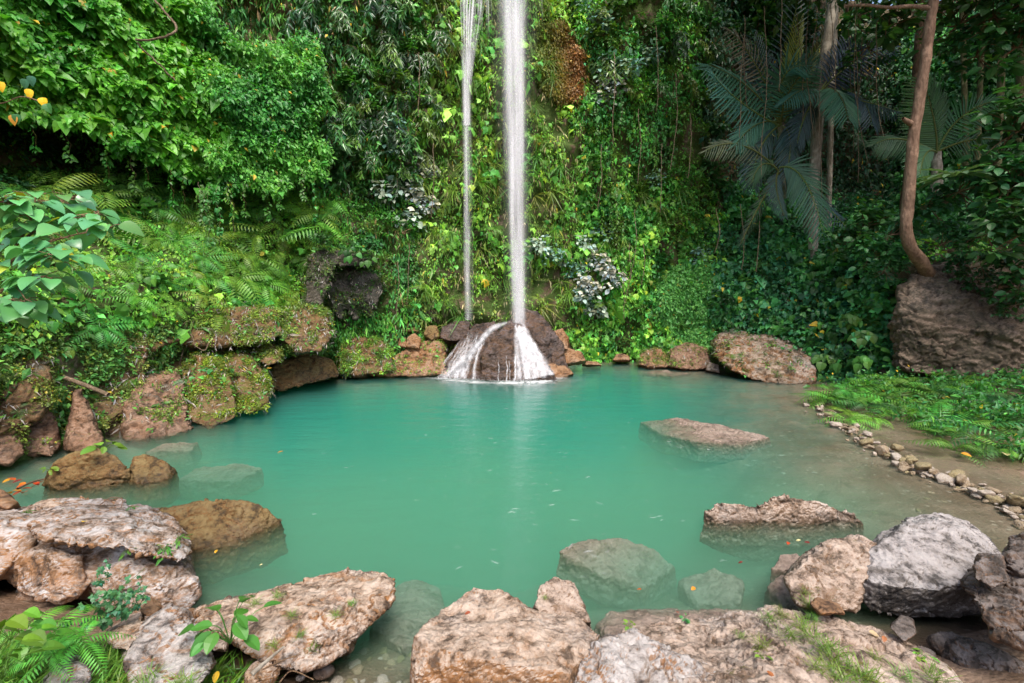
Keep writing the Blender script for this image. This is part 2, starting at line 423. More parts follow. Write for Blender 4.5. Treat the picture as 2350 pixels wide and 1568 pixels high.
# ------------------------------------------------------------------ cliff: depth over (u = x/y, height)
CU = np.array([-1.9, -1.5, -1.3, -1.1, -.9, -.7, -.6, -.5, -.4, -.3, -.2, 0, .15, .3, .45, .6, .7, .8, .9, 1.1, 1.4, 1.7, 2.0])
CZ = np.array([-1.5, 1.0, 2.2, 3.3, 4.2, 5.5, 8, 12, 17])
CT = np.array([
    [3.2, 4.6, 5.7, 6.9, 8.1, 9.9, 11.2, 13.3, 14.1, 14.7, 15.3, 16.4, 17.1, 17.7, 16.7, 15.1, 13.8, 12.7, 12.2, 11.7, 10.8, 9.8, 8.5],
    [3.3, 4.8, 6.0, 7.3, 8.6, 10.5, 11.8, 13.7, 14.4, 14.9, 15.5, 16.5, 17.2, 17.8, 16.9, 15.5, 14.3, 13.2, 12.4, 11.8, 10.8, 9.8, 8.5],
    [3.5, 5.2, 6.4, 7.7, 9.0, 10.8, 12.0, 13.8, 14.5, 15.1, 15.6, 16.5, 17.2, 17.8, 17.1, 15.9, 14.9, 13.7, 12.6, 11.9, 10.9, 9.9, 8.6],
    [3.7, 5.6, 7.0, 8.4, 9.8, 11.4, 12.6, 14.0, 14.6, 15.2, 15.7, 16.5, 17.2, 17.8, 17.4, 16.6, 15.7, 14.4, 12.8, 12.1, 11.1, 10.1, 8.8],
    [3.9, 6.1, 7.9, 9.7, 11.2, 12.7, 13.5, 14.4, 14.9, 15.3, 15.8, 16.5, 17.2, 17.8, 17.8, 17.6, 17.4, 16.4, 15.2, 15.0, 13.5, 12.0, 10],
    [4.3, 7.2, 9.4, 11.4, 12.8, 13.8, 14.3, 14.8, 15.1, 15.4, 15.9, 16.5, 17.1, 17.7, 18.6, 20.5, 21.5, 21.5, 20.0, 18.5, 16.5, 14, 11],
    [4.6, 7.8, 10.2, 12.2, 13.6, 14.4, 14.8, 15.1, 15.3, 15.5, 15.9, 16.4, 17.0, 17.6, 19.0, 22.0, 23.5, 23.5, 22.5, 20.5, 17.5, 14, 11],
    [4.4, 7.4, 9.8, 12.0, 13.4, 14.2, 14.6, 14.9, 15.1, 15.4, 15.8, 16.3, 16.9, 17.5, 19.0, 22.0, 23.5, 23.5, 22.5, 20.5, 17.5, 14, 11],
    [4.6, 7.8, 10.5, 12.8, 14.4, 15.2, 15.6, 15.9, 16.1, 16.4, 16.6, 17.1, 17.5, 18.0, 20.0, 23.0, 24.5, 24.5, 23.5, 21.5, 18.5, 15, 12]])

def _smooth_table():
    u = np.linspace(-1.9, 2.0, 196); z = np.linspace(-1.5, 17, 150)
    A = np.stack([np.interp(u, CU, r) for r in CT]); B = np.stack([np.interp(z, CZ, A[:, k]) for k in range(len(u))], 1)
    for _ in range(3):
        P = np.pad(B, 2, mode='edge'); B = (P[:-4, 2:-2] + P[1:-3, 2:-2] + P[2:-2, 2:-2] + P[3:-1, 2:-2] + P[4:, 2:-2]) / 5
        P = np.pad(B, 2, mode='edge'); B = (P[2:-2, :-4] + P[2:-2, 1:-3] + P[2:-2, 2:-2] + P[2:-2, 3:-1] + P[2:-2, 4:]) / 5
    return u, z, B
_u, _z, _B = _smooth_table()

def cliff_Y(u, z):
    fu = np.clip((np.asarray(u) + 1.9) / 3.9 * 195, 0, 194.999); fz = np.clip((np.asarray(z) + 1.5) / 18.5 * 149, 0, 148.999)
    iu = fu.astype(int); iz = fz.astype(int); a = fu - iu; b = fz - iz
    Y = (_B[iz, iu] * (1 - a) + _B[iz, iu + 1] * a) * (1 - b) + (_B[iz + 1, iu] * (1 - a) + _B[iz + 1, iu + 1] * a) * b
    P = np.stack([u * Y, np.asarray(z), np.zeros_like(Y)], -1).reshape(-1, 3)
    n = fbm(P * .55 + 3.3, 3).reshape(Y.shape) * .50 + (ridged(P * (1.3, .5, 1) + 8, 3).reshape(Y.shape) - 1) * .30 + fbm(P * 3.1, 3).reshape(Y.shape) * .06
    hol = 1.1 * np.exp(-(((u + .365) / .062) ** 2 + ((z - 2.75) / .55) ** 2) ** 1.5)
    return Y - n + hol

def cliff_P(u, z):
    Y = cliff_Y(u, z); return np.stack([u * Y, Y, np.asarray(z, float)], -1)

def cliff_N(u, z, e=.06):
    P = cliff_P(u, z); A = cliff_P(u + e / 12, z) - P; B = cliff_P(u, z + e) - P
    N = np.cross(A, B); N /= np.linalg.norm(N, axis=-1)[..., None] + 1e-9
    return np.where((N[..., 1] > 0)[..., None], -N, N)

U, Z = np.meshgrid(np.linspace(-1.88, 1.98, 520), np.linspace(-1.4, 16.9, 300))
CP3 = cliff_P(U, Z); V = CP3.reshape(-1, 3); i = np.arange(299)[:, None] * 520; j = np.arange(519)[None]
F = np.stack([i + j, i + j + 1, i + 520 + j + 1, i + 520 + j], -1).reshape(-1, 4)

def cliff_material():
    t = NT('mossy_earth_cliff'); tc = t.n('ShaderNodeTexCoord'); v = tc.outputs['Object']
    mp = t.n('ShaderNodeMapping'); mp.inputs['Scale'].default_value = (1, 1, .35); t.l(v, mp.inputs[0]); vs = mp.outputs[0]
    n1 = t.noise(vs, 1.1, 7, .65, .6); n2 = t.noise(v, 4.5, 8, .7, .3); n3 = t.noise(v, 22, 6, .75); vd = t.voro(v, 9)
    c = t.mix(t.ramp(n1, .38, .62), (.085, .055, .032, 1), (.15, .105, .072, 1))
    c = t.mix(t.ramp(n2, .52, .68), c, (.19, .14, .105, 1)); c = t.mix(t.ramp(n3, .40, .28), c, (.03, .022, .015, 1)); c = t.mix(t.ramp(n3, .58, .75), c, (.22, .17, .13, 1))
    nm = t.noise(v, 1.7, 8, .7)
    sx = t.n('ShaderNodeSeparateXYZ'); t.l(v, sx.inputs[0])
    bare = t.ramp(sx.outputs['X'], 7.5, 9.0)
    mf = t.math('MULTIPLY', t.ramp(nm, .40, .5), t.math('SUBTRACT', 1.0, t.math('MULTIPLY', bare, .85)))
    c = t.mix(mf, c, t.mix(n3, (.03, .055, .012, 1), (.09, .14, .03, 1)))
    h = t.math('ADD', n2, t.math('ADD', t.math('MULTIPLY', n3, .4), t.math('MULTIPLY', vd, -.5)))
    return t.done(t.bsdf(c, .85, t.bump(h, .8, .08), .2).outputs[0])
c = mobj('cliff', mesh_np('cliff', V, F, cliff_material(), smooth=True)); tag(c, 'steep earth and rock cliff closing in the pool', 'cliff', kind='structure')

# plateau behind the rim
R0 = CP3[-1]; PV = np.concatenate([R0, R0 * np.array([2.6, 2.6, 1]) + (0, 0, 2.0)]); n0 = len(R0); k = np.arange(n0 - 1)
p = mobj('hill', mesh_np('hill', PV, np.stack([k, k + 1, n0 + k + 1, n0 + k], 1), bpy.data.materials['mossy_earth_cliff'], smooth=True))
tag(p, 'hill rising behind the cliff rim', 'hill', kind='structure')

# ------------------------------------------------------------------ daylight and camera
SUN_EL, SUN_AZ = math.radians(60), math.radians(165)     # azimuth clockwise from +Y: the light comes from behind the viewer
wd = bpy.data.worlds.new('World'); SC.world = wd; wd.use_nodes = True; nt = wd.node_tree
sky = nt.nodes.new('ShaderNodeTexSky'); sky.sky_type = 'NISHITA'; sky.sun_disc = False; sky.sun_elevation = SUN_EL; sky.sun_rotation = SUN_AZ
sky.air_density = 1.0; sky.dust_density = 4.0; sky.ozone_density = 1.0
nt.links.new(sky.outputs[0], nt.nodes['Background'].inputs[0]); nt.nodes['Background'].inputs[1].default_value = .12
L = bpy.data.lights.new('sun', 'SUN'); L.energy = 1.5; L.angle = math.radians(24); L.color = (1, .95, .87)
so = bpy.data.objects.new('sun', L); COL.objects.link(so)
sd = Vector((math.sin(SUN_AZ) * math.cos(SUN_EL), math.cos(SUN_AZ) * math.cos(SUN_EL), math.sin(SUN_EL)))
so.rotation_euler = (-sd).to_track_quat('-Z', 'Y').to_euler(); so.location = (0, -5, 20)
cam = bpy.data.cameras.new('camera'); co = bpy.data.objects.new('camera', cam); COL.objects.link(co)
cam.sensor_width = 36; cam.lens = 36 * FPX / 2350; cam.clip_end = 500; cam.clip_start = .05
co.location = EYE; co.rotation_euler = (math.radians(90) - PITCH, 0, 0); SC.camera = co
SC.view_settings.view_transform = 'Standard'; SC.view_settings.look = 'None'; SC.view_settings.gamma = 1.0; SC.view_settings.exposure = 1.25
SC.view_settings.use_curve_mapping = False
cy = SC.cycles; cy.max_bounces = 8; cy.diffuse_bounces = 4; cy.glossy_bounces = 3; cy.transmission_bounces = 6; cy.volume_bounces = 3; cy.transparent_max_bounces = 40
cy.use_denoising = True; cy.denoiser = 'OPENIMAGEDENOISE'; cy.sample_clamp_indirect = 6; cy.caustics_reflective = False; cy.caustics_refractive = False
# ------------------------------------------------------------------ rocks
def R4(r, g, b): return (r, g, b, 1)
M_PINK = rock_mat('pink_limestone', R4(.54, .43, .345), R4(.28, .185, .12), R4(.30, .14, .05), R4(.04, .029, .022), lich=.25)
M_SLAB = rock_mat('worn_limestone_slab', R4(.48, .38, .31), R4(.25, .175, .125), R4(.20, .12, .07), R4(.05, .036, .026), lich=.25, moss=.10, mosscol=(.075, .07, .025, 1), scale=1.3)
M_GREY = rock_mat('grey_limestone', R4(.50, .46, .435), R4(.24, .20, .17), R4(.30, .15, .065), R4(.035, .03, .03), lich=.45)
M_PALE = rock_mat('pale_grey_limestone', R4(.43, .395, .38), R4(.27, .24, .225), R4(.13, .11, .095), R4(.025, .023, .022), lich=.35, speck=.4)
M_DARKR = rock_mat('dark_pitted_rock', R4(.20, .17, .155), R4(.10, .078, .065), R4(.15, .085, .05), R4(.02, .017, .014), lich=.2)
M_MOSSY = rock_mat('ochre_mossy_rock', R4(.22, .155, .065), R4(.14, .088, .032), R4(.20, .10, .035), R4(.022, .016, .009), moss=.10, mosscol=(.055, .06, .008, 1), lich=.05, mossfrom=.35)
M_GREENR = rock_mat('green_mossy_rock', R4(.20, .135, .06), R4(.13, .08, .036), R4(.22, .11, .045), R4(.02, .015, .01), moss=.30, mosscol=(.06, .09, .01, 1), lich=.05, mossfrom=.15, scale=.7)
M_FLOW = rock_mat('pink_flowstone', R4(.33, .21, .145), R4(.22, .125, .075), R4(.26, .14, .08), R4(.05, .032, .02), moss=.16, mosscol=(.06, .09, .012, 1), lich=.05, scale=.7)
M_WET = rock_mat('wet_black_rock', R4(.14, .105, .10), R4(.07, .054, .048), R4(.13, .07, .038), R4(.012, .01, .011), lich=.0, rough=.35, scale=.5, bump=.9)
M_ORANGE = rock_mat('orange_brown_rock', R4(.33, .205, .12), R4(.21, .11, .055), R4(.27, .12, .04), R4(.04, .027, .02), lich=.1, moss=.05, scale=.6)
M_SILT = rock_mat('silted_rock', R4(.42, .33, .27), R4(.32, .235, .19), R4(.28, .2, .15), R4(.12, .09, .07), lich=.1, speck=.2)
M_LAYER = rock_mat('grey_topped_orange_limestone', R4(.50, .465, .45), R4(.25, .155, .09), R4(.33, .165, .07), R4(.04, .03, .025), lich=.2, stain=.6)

def Lz(pts, back=.4, drop=.4, spread=1.0, low=None, flare=1.06):
    """lobe from (px,py,height) points"""
    A = np.array([onz(*p) for p in pts]); B = A.copy(); B[:, 0] += back * A[:, 0] / A[:, 1] * spread; B[:, 1] += back; B[:, 2] -= drop
    C = A.copy(); m = A.mean(0); C[:, :2] = m[:2] + (A[:, :2] - m[:2]) * flare; C[:, 2] = np.minimum(A[:, 2], -.02) - drop * .7     # wider below the water
    H = np.concatenate([A, B, C])
    if low is not None:
        C = A.copy(); C[:, 2] = low; H = np.concatenate([H, C])
    return H

# big layered boulder, lower left
rock('boulder', 'big layered boulder with grey top and orange lower sides by the left shore', 'boulder', [
    lobe([(60, 1190, 4.2), (150, 1166, 4.4), (290, 1170, 4.4), (305, 1215, 3.8), (262, 1262, 3.45), (150, 1250, 3.42), (80, 1230, 3.55)], .5, .12),
    lobe([(240, 1178, 4.3), (340, 1183, 4.3), (408, 1222, 4.0), (441, 1275, 3.8), (418, 1290, 3.62), (300, 1268, 3.45), (255, 1240, 3.55)], .5, .14),
    lobe([(12, 1340, 3.7), (35, 1278, 3.68), (120, 1266, 3.58), (188, 1292, 3.52), (200, 1352, 3.5), (150, 1380, 3.42), (60, 1376, 3.48)], .7, .2),
    lobe([(196, 1312, 3.56), (300, 1290, 3.54), (425, 1300, 3.74), (457, 1365, 3.65), (432, 1405, 3.5), (330, 1420, 3.40), (230, 1392, 3.45)], .7, .2),
    lobe([(-90, 1180, 3.9), (60, 1188, 4.1), (82, 1240, 3.75), (15, 1330, 3.66), (-90, 1400, 3.4)], .8, .3),
    lobe([(60, 1230, 3.85), (400, 1230, 3.95), (425, 1390, 3.72), (30, 1385, 3.6), (200, 1300, 3.62)], .6, .2)],
    M_LAYER, .013, .7, 1.0, .9, .25, .0, 4, seed=5, key='big_left', freq=1.1)
rock('rock', 'rounded pink rock behind the layered boulder at the left shore', 'rock', [lobe([(70, 1172, 4.5), (90, 1148, 4.7), (130, 1144, 4.7), (178, 1160, 4.7), (182, 1176, 4.5)], .4, .3)], M_PINK, .02, .4, seed=2)
rock('rock', 'smooth orange rock at the far left edge above the layered boulder', 'rock', [lobe([(-60, 1150, 4.6), (-40, 1110, 4.9), (10, 1122, 4.8), (46, 1152, 4.6), (20, 1168, 4.4)], .4, .3)], M_ORANGE, .02, .5, .6, .5, seed=3)
rock('boulder', 'pointed grey boulder among grass in front of the layered boulder', 'boulder', [
    lobe([(283, 1515, 2.5), (328, 1440, 2.75), (390, 1391, 2.95), (430, 1418, 2.9), (480, 1488, 2.65), (492, 1530, 2.5), (470, 1562, 2.4), (420, 1610, 2.3), (280, 1610, 2.35)], .35, .25)],
    M_GREY, .009, .5, .9, 1.1, .5, seed=4, smooth=2, key='pointed')
rock('rock', 'rough brown rock leaning on the left of the pointed grey boulder', 'rock', [lobe([(248, 1465, 2.75), (290, 1424, 2.95), (328, 1410, 3.0), (334, 1440, 2.85), (295, 1492, 2.66), (262, 1492, 2.68)], .25, .15)], M_PINK, .009, .3, 1.2, 1.2, seed=5)
rock('rock', 'small orange rock under the lip of the layered boulder', 'rock', [lobe([(320, 1402, 3.05), (345, 1374, 3.2), (370, 1385, 3.2), (368, 1406, 3.05), (335, 1416, 3.0)], .15, .1)], M_ORANGE, .008, .15, seed=6)
rock('rock', 'broken brown rock wedged between pointed grey boulder and slanting boulder', 'rock', [lobe([(438, 1432, 2.95), (480, 1403, 3.1), (525, 1440, 3.0), (520, 1495, 2.75), (468, 1490, 2.75)], .25, .2)], M_PINK, .009, .3, 1.1, 1.2, seed=7)
rock('pebble', 'round brown pebble between the layered and the slanting boulder', 'pebble', [ell(onz(436, 1412, .08), (.05, .05, .055))], M_ORANGE, .006, .1, .5, .3, seed=8)
rock('rock', 'grey rock in the grass at the bottom left corner', 'rock', [lobe([(85, 1575, 2.25), (130, 1530, 2.4), (170, 1510, 2.5), (206, 1540, 2.4), (212, 1610, 2.2), (85, 1650, 2.1)], .25, .2)], M_GREY, .008, .3, 1, 1.1, seed=9)
rock('boulder', 'long pink boulder slanting out over the water left of the middle', 'boulder', [
    lobe([(452, 1405, 3.1), (500, 1374, 3.25), (570, 1361, 3.35), (640, 1350, 3.4), (740, 1338, 3.45), (790, 1325, 3.52), (820, 1380, 3.1), (805, 1497, 2.85), (760, 1520, 2.75), (690, 1542, 2.65), (600, 1515, 2.65), (540, 1470, 2.75), (480, 1440, 2.9)], .4, .3),
    lobe([(700, 1345, 3.4), (795, 1320, 3.55), (870, 1321, 3.5), (907, 1343, 3.4), (898, 1388, 3.2), (850, 1440, 3.05), (800, 1490, 2.87), (720, 1480, 2.75)], .3, .15)],
    M_PINK, .011, .7, .9, 1.0, .7, .2, 2, seed=10, key='slant')
rock('boulder', 'broad flat topped pinkish boulder at the bottom middle of the shore', 'boulder', [
    lobe([(950, 1455, 2.55), (1000, 1488, 2.42), (1080, 1512, 2.34), (1230, 1532, 2.3), (1310, 1545, 2.3), (1382, 1452, 2.62), (1330, 1418, 2.78), (1200, 1392, 2.95), (1020, 1402, 2.9), (948, 1560, 2.33), (940, 1720, 2.25), (1330, 1720, 2.2), (1374, 1500, 2.5)], .3, .5),
    lobe([(1025, 1398, 2.9), (1085, 1346, 3.06), (1150, 1350, 3.06), (1192, 1390, 2.92), (1280, 1440, 2.72), (1100, 1445, 2.66)], .25, .35)],
    M_PINK, .010, .62, .8, .35, .5, .0, 1, seed=13, key='centre', freq=1.5)
rock('boulder', 'small mottled boulder standing in the water behind the flat topped boulder', 'boulder', [
    lobe([(1225, 1390, 3.1), (1240, 1345, 3.3), (1275, 1319, 3.42), (1320, 1335, 3.4), (1340, 1380, 3.25), (1360, 1430, 3.05), (1260, 1430, 3.0)], .3, .35)],
    M_SLAB, .009, .35, 1, 1, .6, seed=12, key='stub')
rock('boulder', 'rough pitted grey boulder right of the flat topped boulder at the bottom edge', 'boulder', [
    lobe([(1325, 1515, 2.35), (1345, 1490, 2.5), (1400, 1452, 2.62), (1455, 1440, 2.68), (1530, 1475, 2.6), (1620, 1522, 2.5), (1730, 1590, 2.3), (1730, 1720, 2.0), (1290, 1720, 2.0)], .4, .4)],
    M_GREY, .009, .5, 1.3, 1.2, 1.3, seed=14, key='pitted')
rock('rock_slab', 'wide worn rock slab with grass tufts at the bottom right', 'rock slab', [
    Lz([(1425, 1442, .12), (1560, 1418, .13), (1700, 1412, .11), (1790, 1394, .13), (1900, 1405, .16), (2000, 1440, .16), (2090, 1482, .16), (2170, 1535, .17), (2240, 1610, .2), (1400, 1650, .55), (1700, 1660, .62), (2100, 1720, .5)], .1, .4)],
    M_SLAB, .013, .6, 1.25, 1.1, 1.2, .5, 2, seed=15, key='slab')
rock('rock_slab', 'drowned pale ledge just under the water in front of the worn slab', 'rock slab', [
    Lz([(1365, 1435, -.10), (1400, 1402, -.06), (1500, 1394, -.06), (1620, 1396, -.05), (1740, 1398, -.04), (1745, 1425, .03), (1560, 1435, .03), (1400, 1460, .0)], .1, .4)], M_SILT, .014, .5, .8, .5, seed=16)
rock('boulder', 'big smooth grey boulder with pink stains at the right shore', 'boulder', [
    lobe([(1960, 1345, 3.5), (1985, 1288, 3.65), (2030, 1236, 3.82), (2080, 1202, 3.95), (2150, 1189, 4.02), (2220, 1212, 3.95), (2268, 1255, 3.82), (2296, 1310, 3.62), (2278, 1378, 3.5), (2180, 1418, 3.4), (2080, 1428, 3.38), (1995, 1408, 3.42), (1992, 1330, 3.42), (2060, 1348, 3.30), (2150, 1352, 3.28), (2235, 1330, 3.38)], .7, .3)],
    M_PALE, .012, .85, .8, .45, 1.0, 0, 2, seed=17, key='bigright')
rock('boulder', 'lobed pink boulder with mossy foot leaning on the smooth grey boulder', 'boulder', [
    lobe([(1802, 1325, 3.55), (1850, 1272, 3.7), (1905, 1241, 3.82), (1975, 1234, 3.88), (2018, 1250, 3.8), (1990, 1330, 3.42), (1962, 1402, 3.28), (1880, 1402, 3.25), (1826, 1385, 3.3)], .5, .3)],
    M_SLAB, .012, .6, 1.1, 1.0, .8, seed=18, smooth=4, key='lobed')
rock('boulder', 'dark jagged boulder at the right edge in front of the grey boulder', 'boulder', [
    lobe([(2214, 1345, 2.95), (2250, 1310, 3.05), (2320, 1290, 3.1), (2420, 1300, 3.0), (2450, 1400, 2.6), (2400, 1460, 2.6), (2290, 1440, 2.65), (2240, 1385, 2.75)], .5, .3),
    lobe([(2308, 1300, 3.0), (2318, 1246, 3.15), (2420, 1236, 3.15), (2450, 1320, 2.9), (2340, 1320, 2.9)], .4, .2),
    lobe([(2258, 1400, 2.7), (2350, 1400, 2.6), (2450, 1400, 2.5), (2430, 1500, 2.4), (2340, 1487, 2.5), (2285, 1460, 2.6)], .4, .2)],
    M_DARKR, .011, .6, 1.2, 1.4, .8, .4, 1, seed=19, key='dark_right')
rock('rock', 'dark brown block perched on the shoulder of the jagged boulder', 'rock', [lobe([(2236, 1300, 2.88), (2250, 1272, 2.98), (2300, 1276, 2.95), (2312, 1335, 2.8), (2280, 1350, 2.78), (2238, 1330, 2.82)], .18, .1)], M_DARKR, .008, .25, .9, 1.2, seed=20)
rock('rock', 'small brown rock lying between the lobed boulder and the worn slab', 'rock', [lobe([(1858, 1385, 3.12), (1875, 1368, 3.2), (1925, 1385, 3.15), (1940, 1408, 3.0), (1880, 1408, 3.02)], .15, .12)], M_ORANGE, .008, .2, .9, 1.2, seed=21)
rock('rock', 'round dark rock under the big smooth grey boulder', 'rock', [lobe([(2040, 1440, 2.95), (2065, 1414, 3.05), (2095, 1425, 3.0), (2102, 1455, 2.9), (2075, 1475, 2.85)], .15, .1)], M_DARKR, .008, .2, .7, .5, seed=22, smooth=4)
for k, (a, b, c, nm) in enumerate([(2180, 1480, .11, 'dim brown rock in the shaded gap under the grey boulder'), (2240, 1520, .17, 'greenish stone in the shaded corner below the jagged boulder'), (2310, 1550, .19, 'dark stone at the bottom right corner'), (2120, 1500, .06, 'small stone beside the end of the worn slab')]):
    p = onz(a, b, .12); rock('rock', nm, 'rock', [ell(p, (c * 1.2, c, c * .7), seed=k, rot=k)], M_DARKR, .01, c * 2, seed=23 + k)
p = onz(605, 1548, .2); rock('rock', 'broken pink rock under the slanting boulder at the bottom edge', 'rock', [ell(p, (.11, .1, .09), seed=3)], M_PINK, .008, .2, 1.2, 1.3, seed=30)
p = onz(743, 1542, .06); rock('pebble', 'dark banded cobble under the slanting boulder', 'pebble', [ell(p, (.075, .05, .045), seed=4, rot=.3)], M_DARKR, .006, .12, .3, .2, seed=31, smooth=4)
p = onz(690, 1555, .08); rock('pebble', 'flat grey pebble beside the dark banded cobble', 'pebble', [ell(p, (.035, .03, .02), seed=5)], M_PALE, .005, .07, .3, .2, seed=32, smooth=4)

# rocks standing in the pool
rock('boulder', 'ochre mossy boulder sloping into the water behind the layered boulder', 'boulder', [
    Lz([(325, 1190, .28), (370, 1165, .33), (460, 1148, .36), (560, 1148, .28), (618, 1166, .18), (652, 1195, .02), (610, 1217, -.02), (540, 1243, -.02), (480, 1260, -.02), (430, 1268, -.02), (380, 1245, .1)], .15, .5)],
    M_MOSSY, .014, .7, .6, .7, .8, 0, 3, seed=33, key='ochre')
rock('boulder', 'mossy rock hump at the water edge, larger of two at the left inlet', 'boulder', [
    Lz([(92, 1112, .0), (118, 1066, .32), (170, 1041, .42), (215, 1033, .44), (262, 1046, .36), (298, 1078, .16), (280, 1108, 0), (200, 1120, 0), (110, 1125, 0)], .3, .5)], M_MOSSY, .02, .9, .8, .9, .6, 0, 2, seed=34, key='hump')
rock('boulder', 'mossy rock hump pointing into the pool, smaller of two at the left inlet', 'boulder', [
    Lz([(284, 1088, .1), (304, 1046, .3), (332, 1040, .31), (378, 1056, .2), (406, 1082, .0), (388, 1098, 0), (330, 1110, 0), (288, 1108, 0)], .25, .5)], M_MOSSY, .018, .7, .8, .8, .6, 0, 2, seed=35)
rock('boulder', 'low cream rock with a waterline stain standing in the right of the pool', 'boulder', [
    Lz([(1618, 1170, .12), (1650, 1151, .17), (1700, 1160, .12), (1740, 1158, .13), (1740, 1195, .02), (1640, 1195, .02), (1617, 1190, 0)], .12, .4),
    Lz([(1735, 1160, .15), (1778, 1134, .27), (1840, 1142, .25), (1900, 1158, .19), (1962, 1178, .08), (1982, 1198, .0), (1850, 1195, .02), (1740, 1195, .02)], .12, .4),
    Lz([(1614, 1198, -.02), (1650, 1222, -.16), (1720, 1242, -.26), (1820, 1246, -.3), (1930, 1226, -.2), (1980, 1200, -.02), (1800, 1190, .03)], .2, .35)],
    M_SLAB, .013, .6, .9, .9, .8, 0, 2, seed=36, key='pool_rock')
rock('boulder', 'flat pale rock barely breaking the water on the right of the pool', 'boulder', [
    Lz([(1470, 968, -.12), (1555, 957, .03), (1650, 974, .05), (1768, 1001, .02), (1700, 1019, .0), (1600, 1013, .0), (1520, 998, -.1)], .3, .5)], M_SILT, .025, 1.0, .6, .5, .5, seed=37, key='flat_rock')
for nm, pts, sz in [('drowned grey rock under the water in front of the cream rock', [(1282, 1262, -.04), (1330, 1240, -.06), (1420, 1232, -.10), (1500, 1260, -.2), (1548, 1300, -.34), (1480, 1345, -.3), (1380, 1320, -.2)], .7),
                    ('drowned rock near the lobed boulder, deep and blurred', [(1560, 1335, -.30), (1640, 1300, -.20), (1705, 1330, -.22), (1700, 1385, -.25), (1600, 1388, -.3)], .5),
                    ('long drowned shape under the water by the mossy humps', [(395, 1102, -.3), (450, 1075, -.22), (560, 1062, -.16), (602, 1075, -.22), (540, 1105, -.3)], .8),
                    ('pale drowned rock beyond the tip of the slanting boulder', [(850, 1440, -.22), (880, 1352, -.26), (950, 1325, -.30), (1012, 1350, -.34), (1022, 1420, -.28), (930, 1490, -.14)], .5),
                    ('half drowned rock beside the lobed boulder, farther of two', [(1768, 1305, 0), (1788, 1270, .04), (1830, 1266, .05), (1850, 1292, .04), (1838, 1314, 0)], .3),
                    ('half drowned rock beside the lobed boulder, nearer of two', [(1758, 1345, -.03), (1790, 1314, .02), (1830, 1330, .06), (1852, 1395, .05), (1800, 1395, -.05)], .35),
                    ('pale rock just under the water beyond the flat pale rock', [(1475, 856, -.06), (1530, 850, .02), (1585, 857, -.03), (1540, 863, -.03)], .8),
                    ('pale drowned rock at the foot of the left bank', [(330, 1035, -.06), (380, 1018, -.04), (455, 1012, -.06), (440, 1035, -.14)], .6)]:
    rock('rock', nm, 'rock', [Lz(pts, .15, .4)], M_SILT, .018, sz, .9, .7, .5, seed=int(abs(pts[0][0])) % 50)

# cascade rock under the falls and its neighbours
rock('cascade_rock', 'wet dark rock mound the main fall breaks over', 'rock mound', [
    lobe([(1170, 737, 14.7), (1130, 772, 14.2), (1105, 815, 13.9), (1098, 875, 13.6), (1180, 880, 13.5), (1275, 874, 13.6), (1248, 820, 13.9), (1215, 765, 14.4)], 1.2, .3),
    lobe([(1000, 868, 14.0), (1030, 815, 14.4), (1060, 770, 15.0), (1085, 738, 15.4), (1140, 735, 15.3), (1160, 800, 14.4), (1130, 876, 13.7), (1060, 876, 13.8)], 1.0, .3),
    lobe([(1185, 722, 15.2), (1205, 713, 15.4), (1235, 718, 15.4), (1262, 748, 15.1), (1290, 795, 14.7), (1308, 850, 14.3), (1240, 866, 14.0), (1200, 800, 14.4)], 1.2, .3)],
    M_WET, .04, 2.2, .9, .6, .6, .35, 2, seed=40, key='mound', freq=1.3)
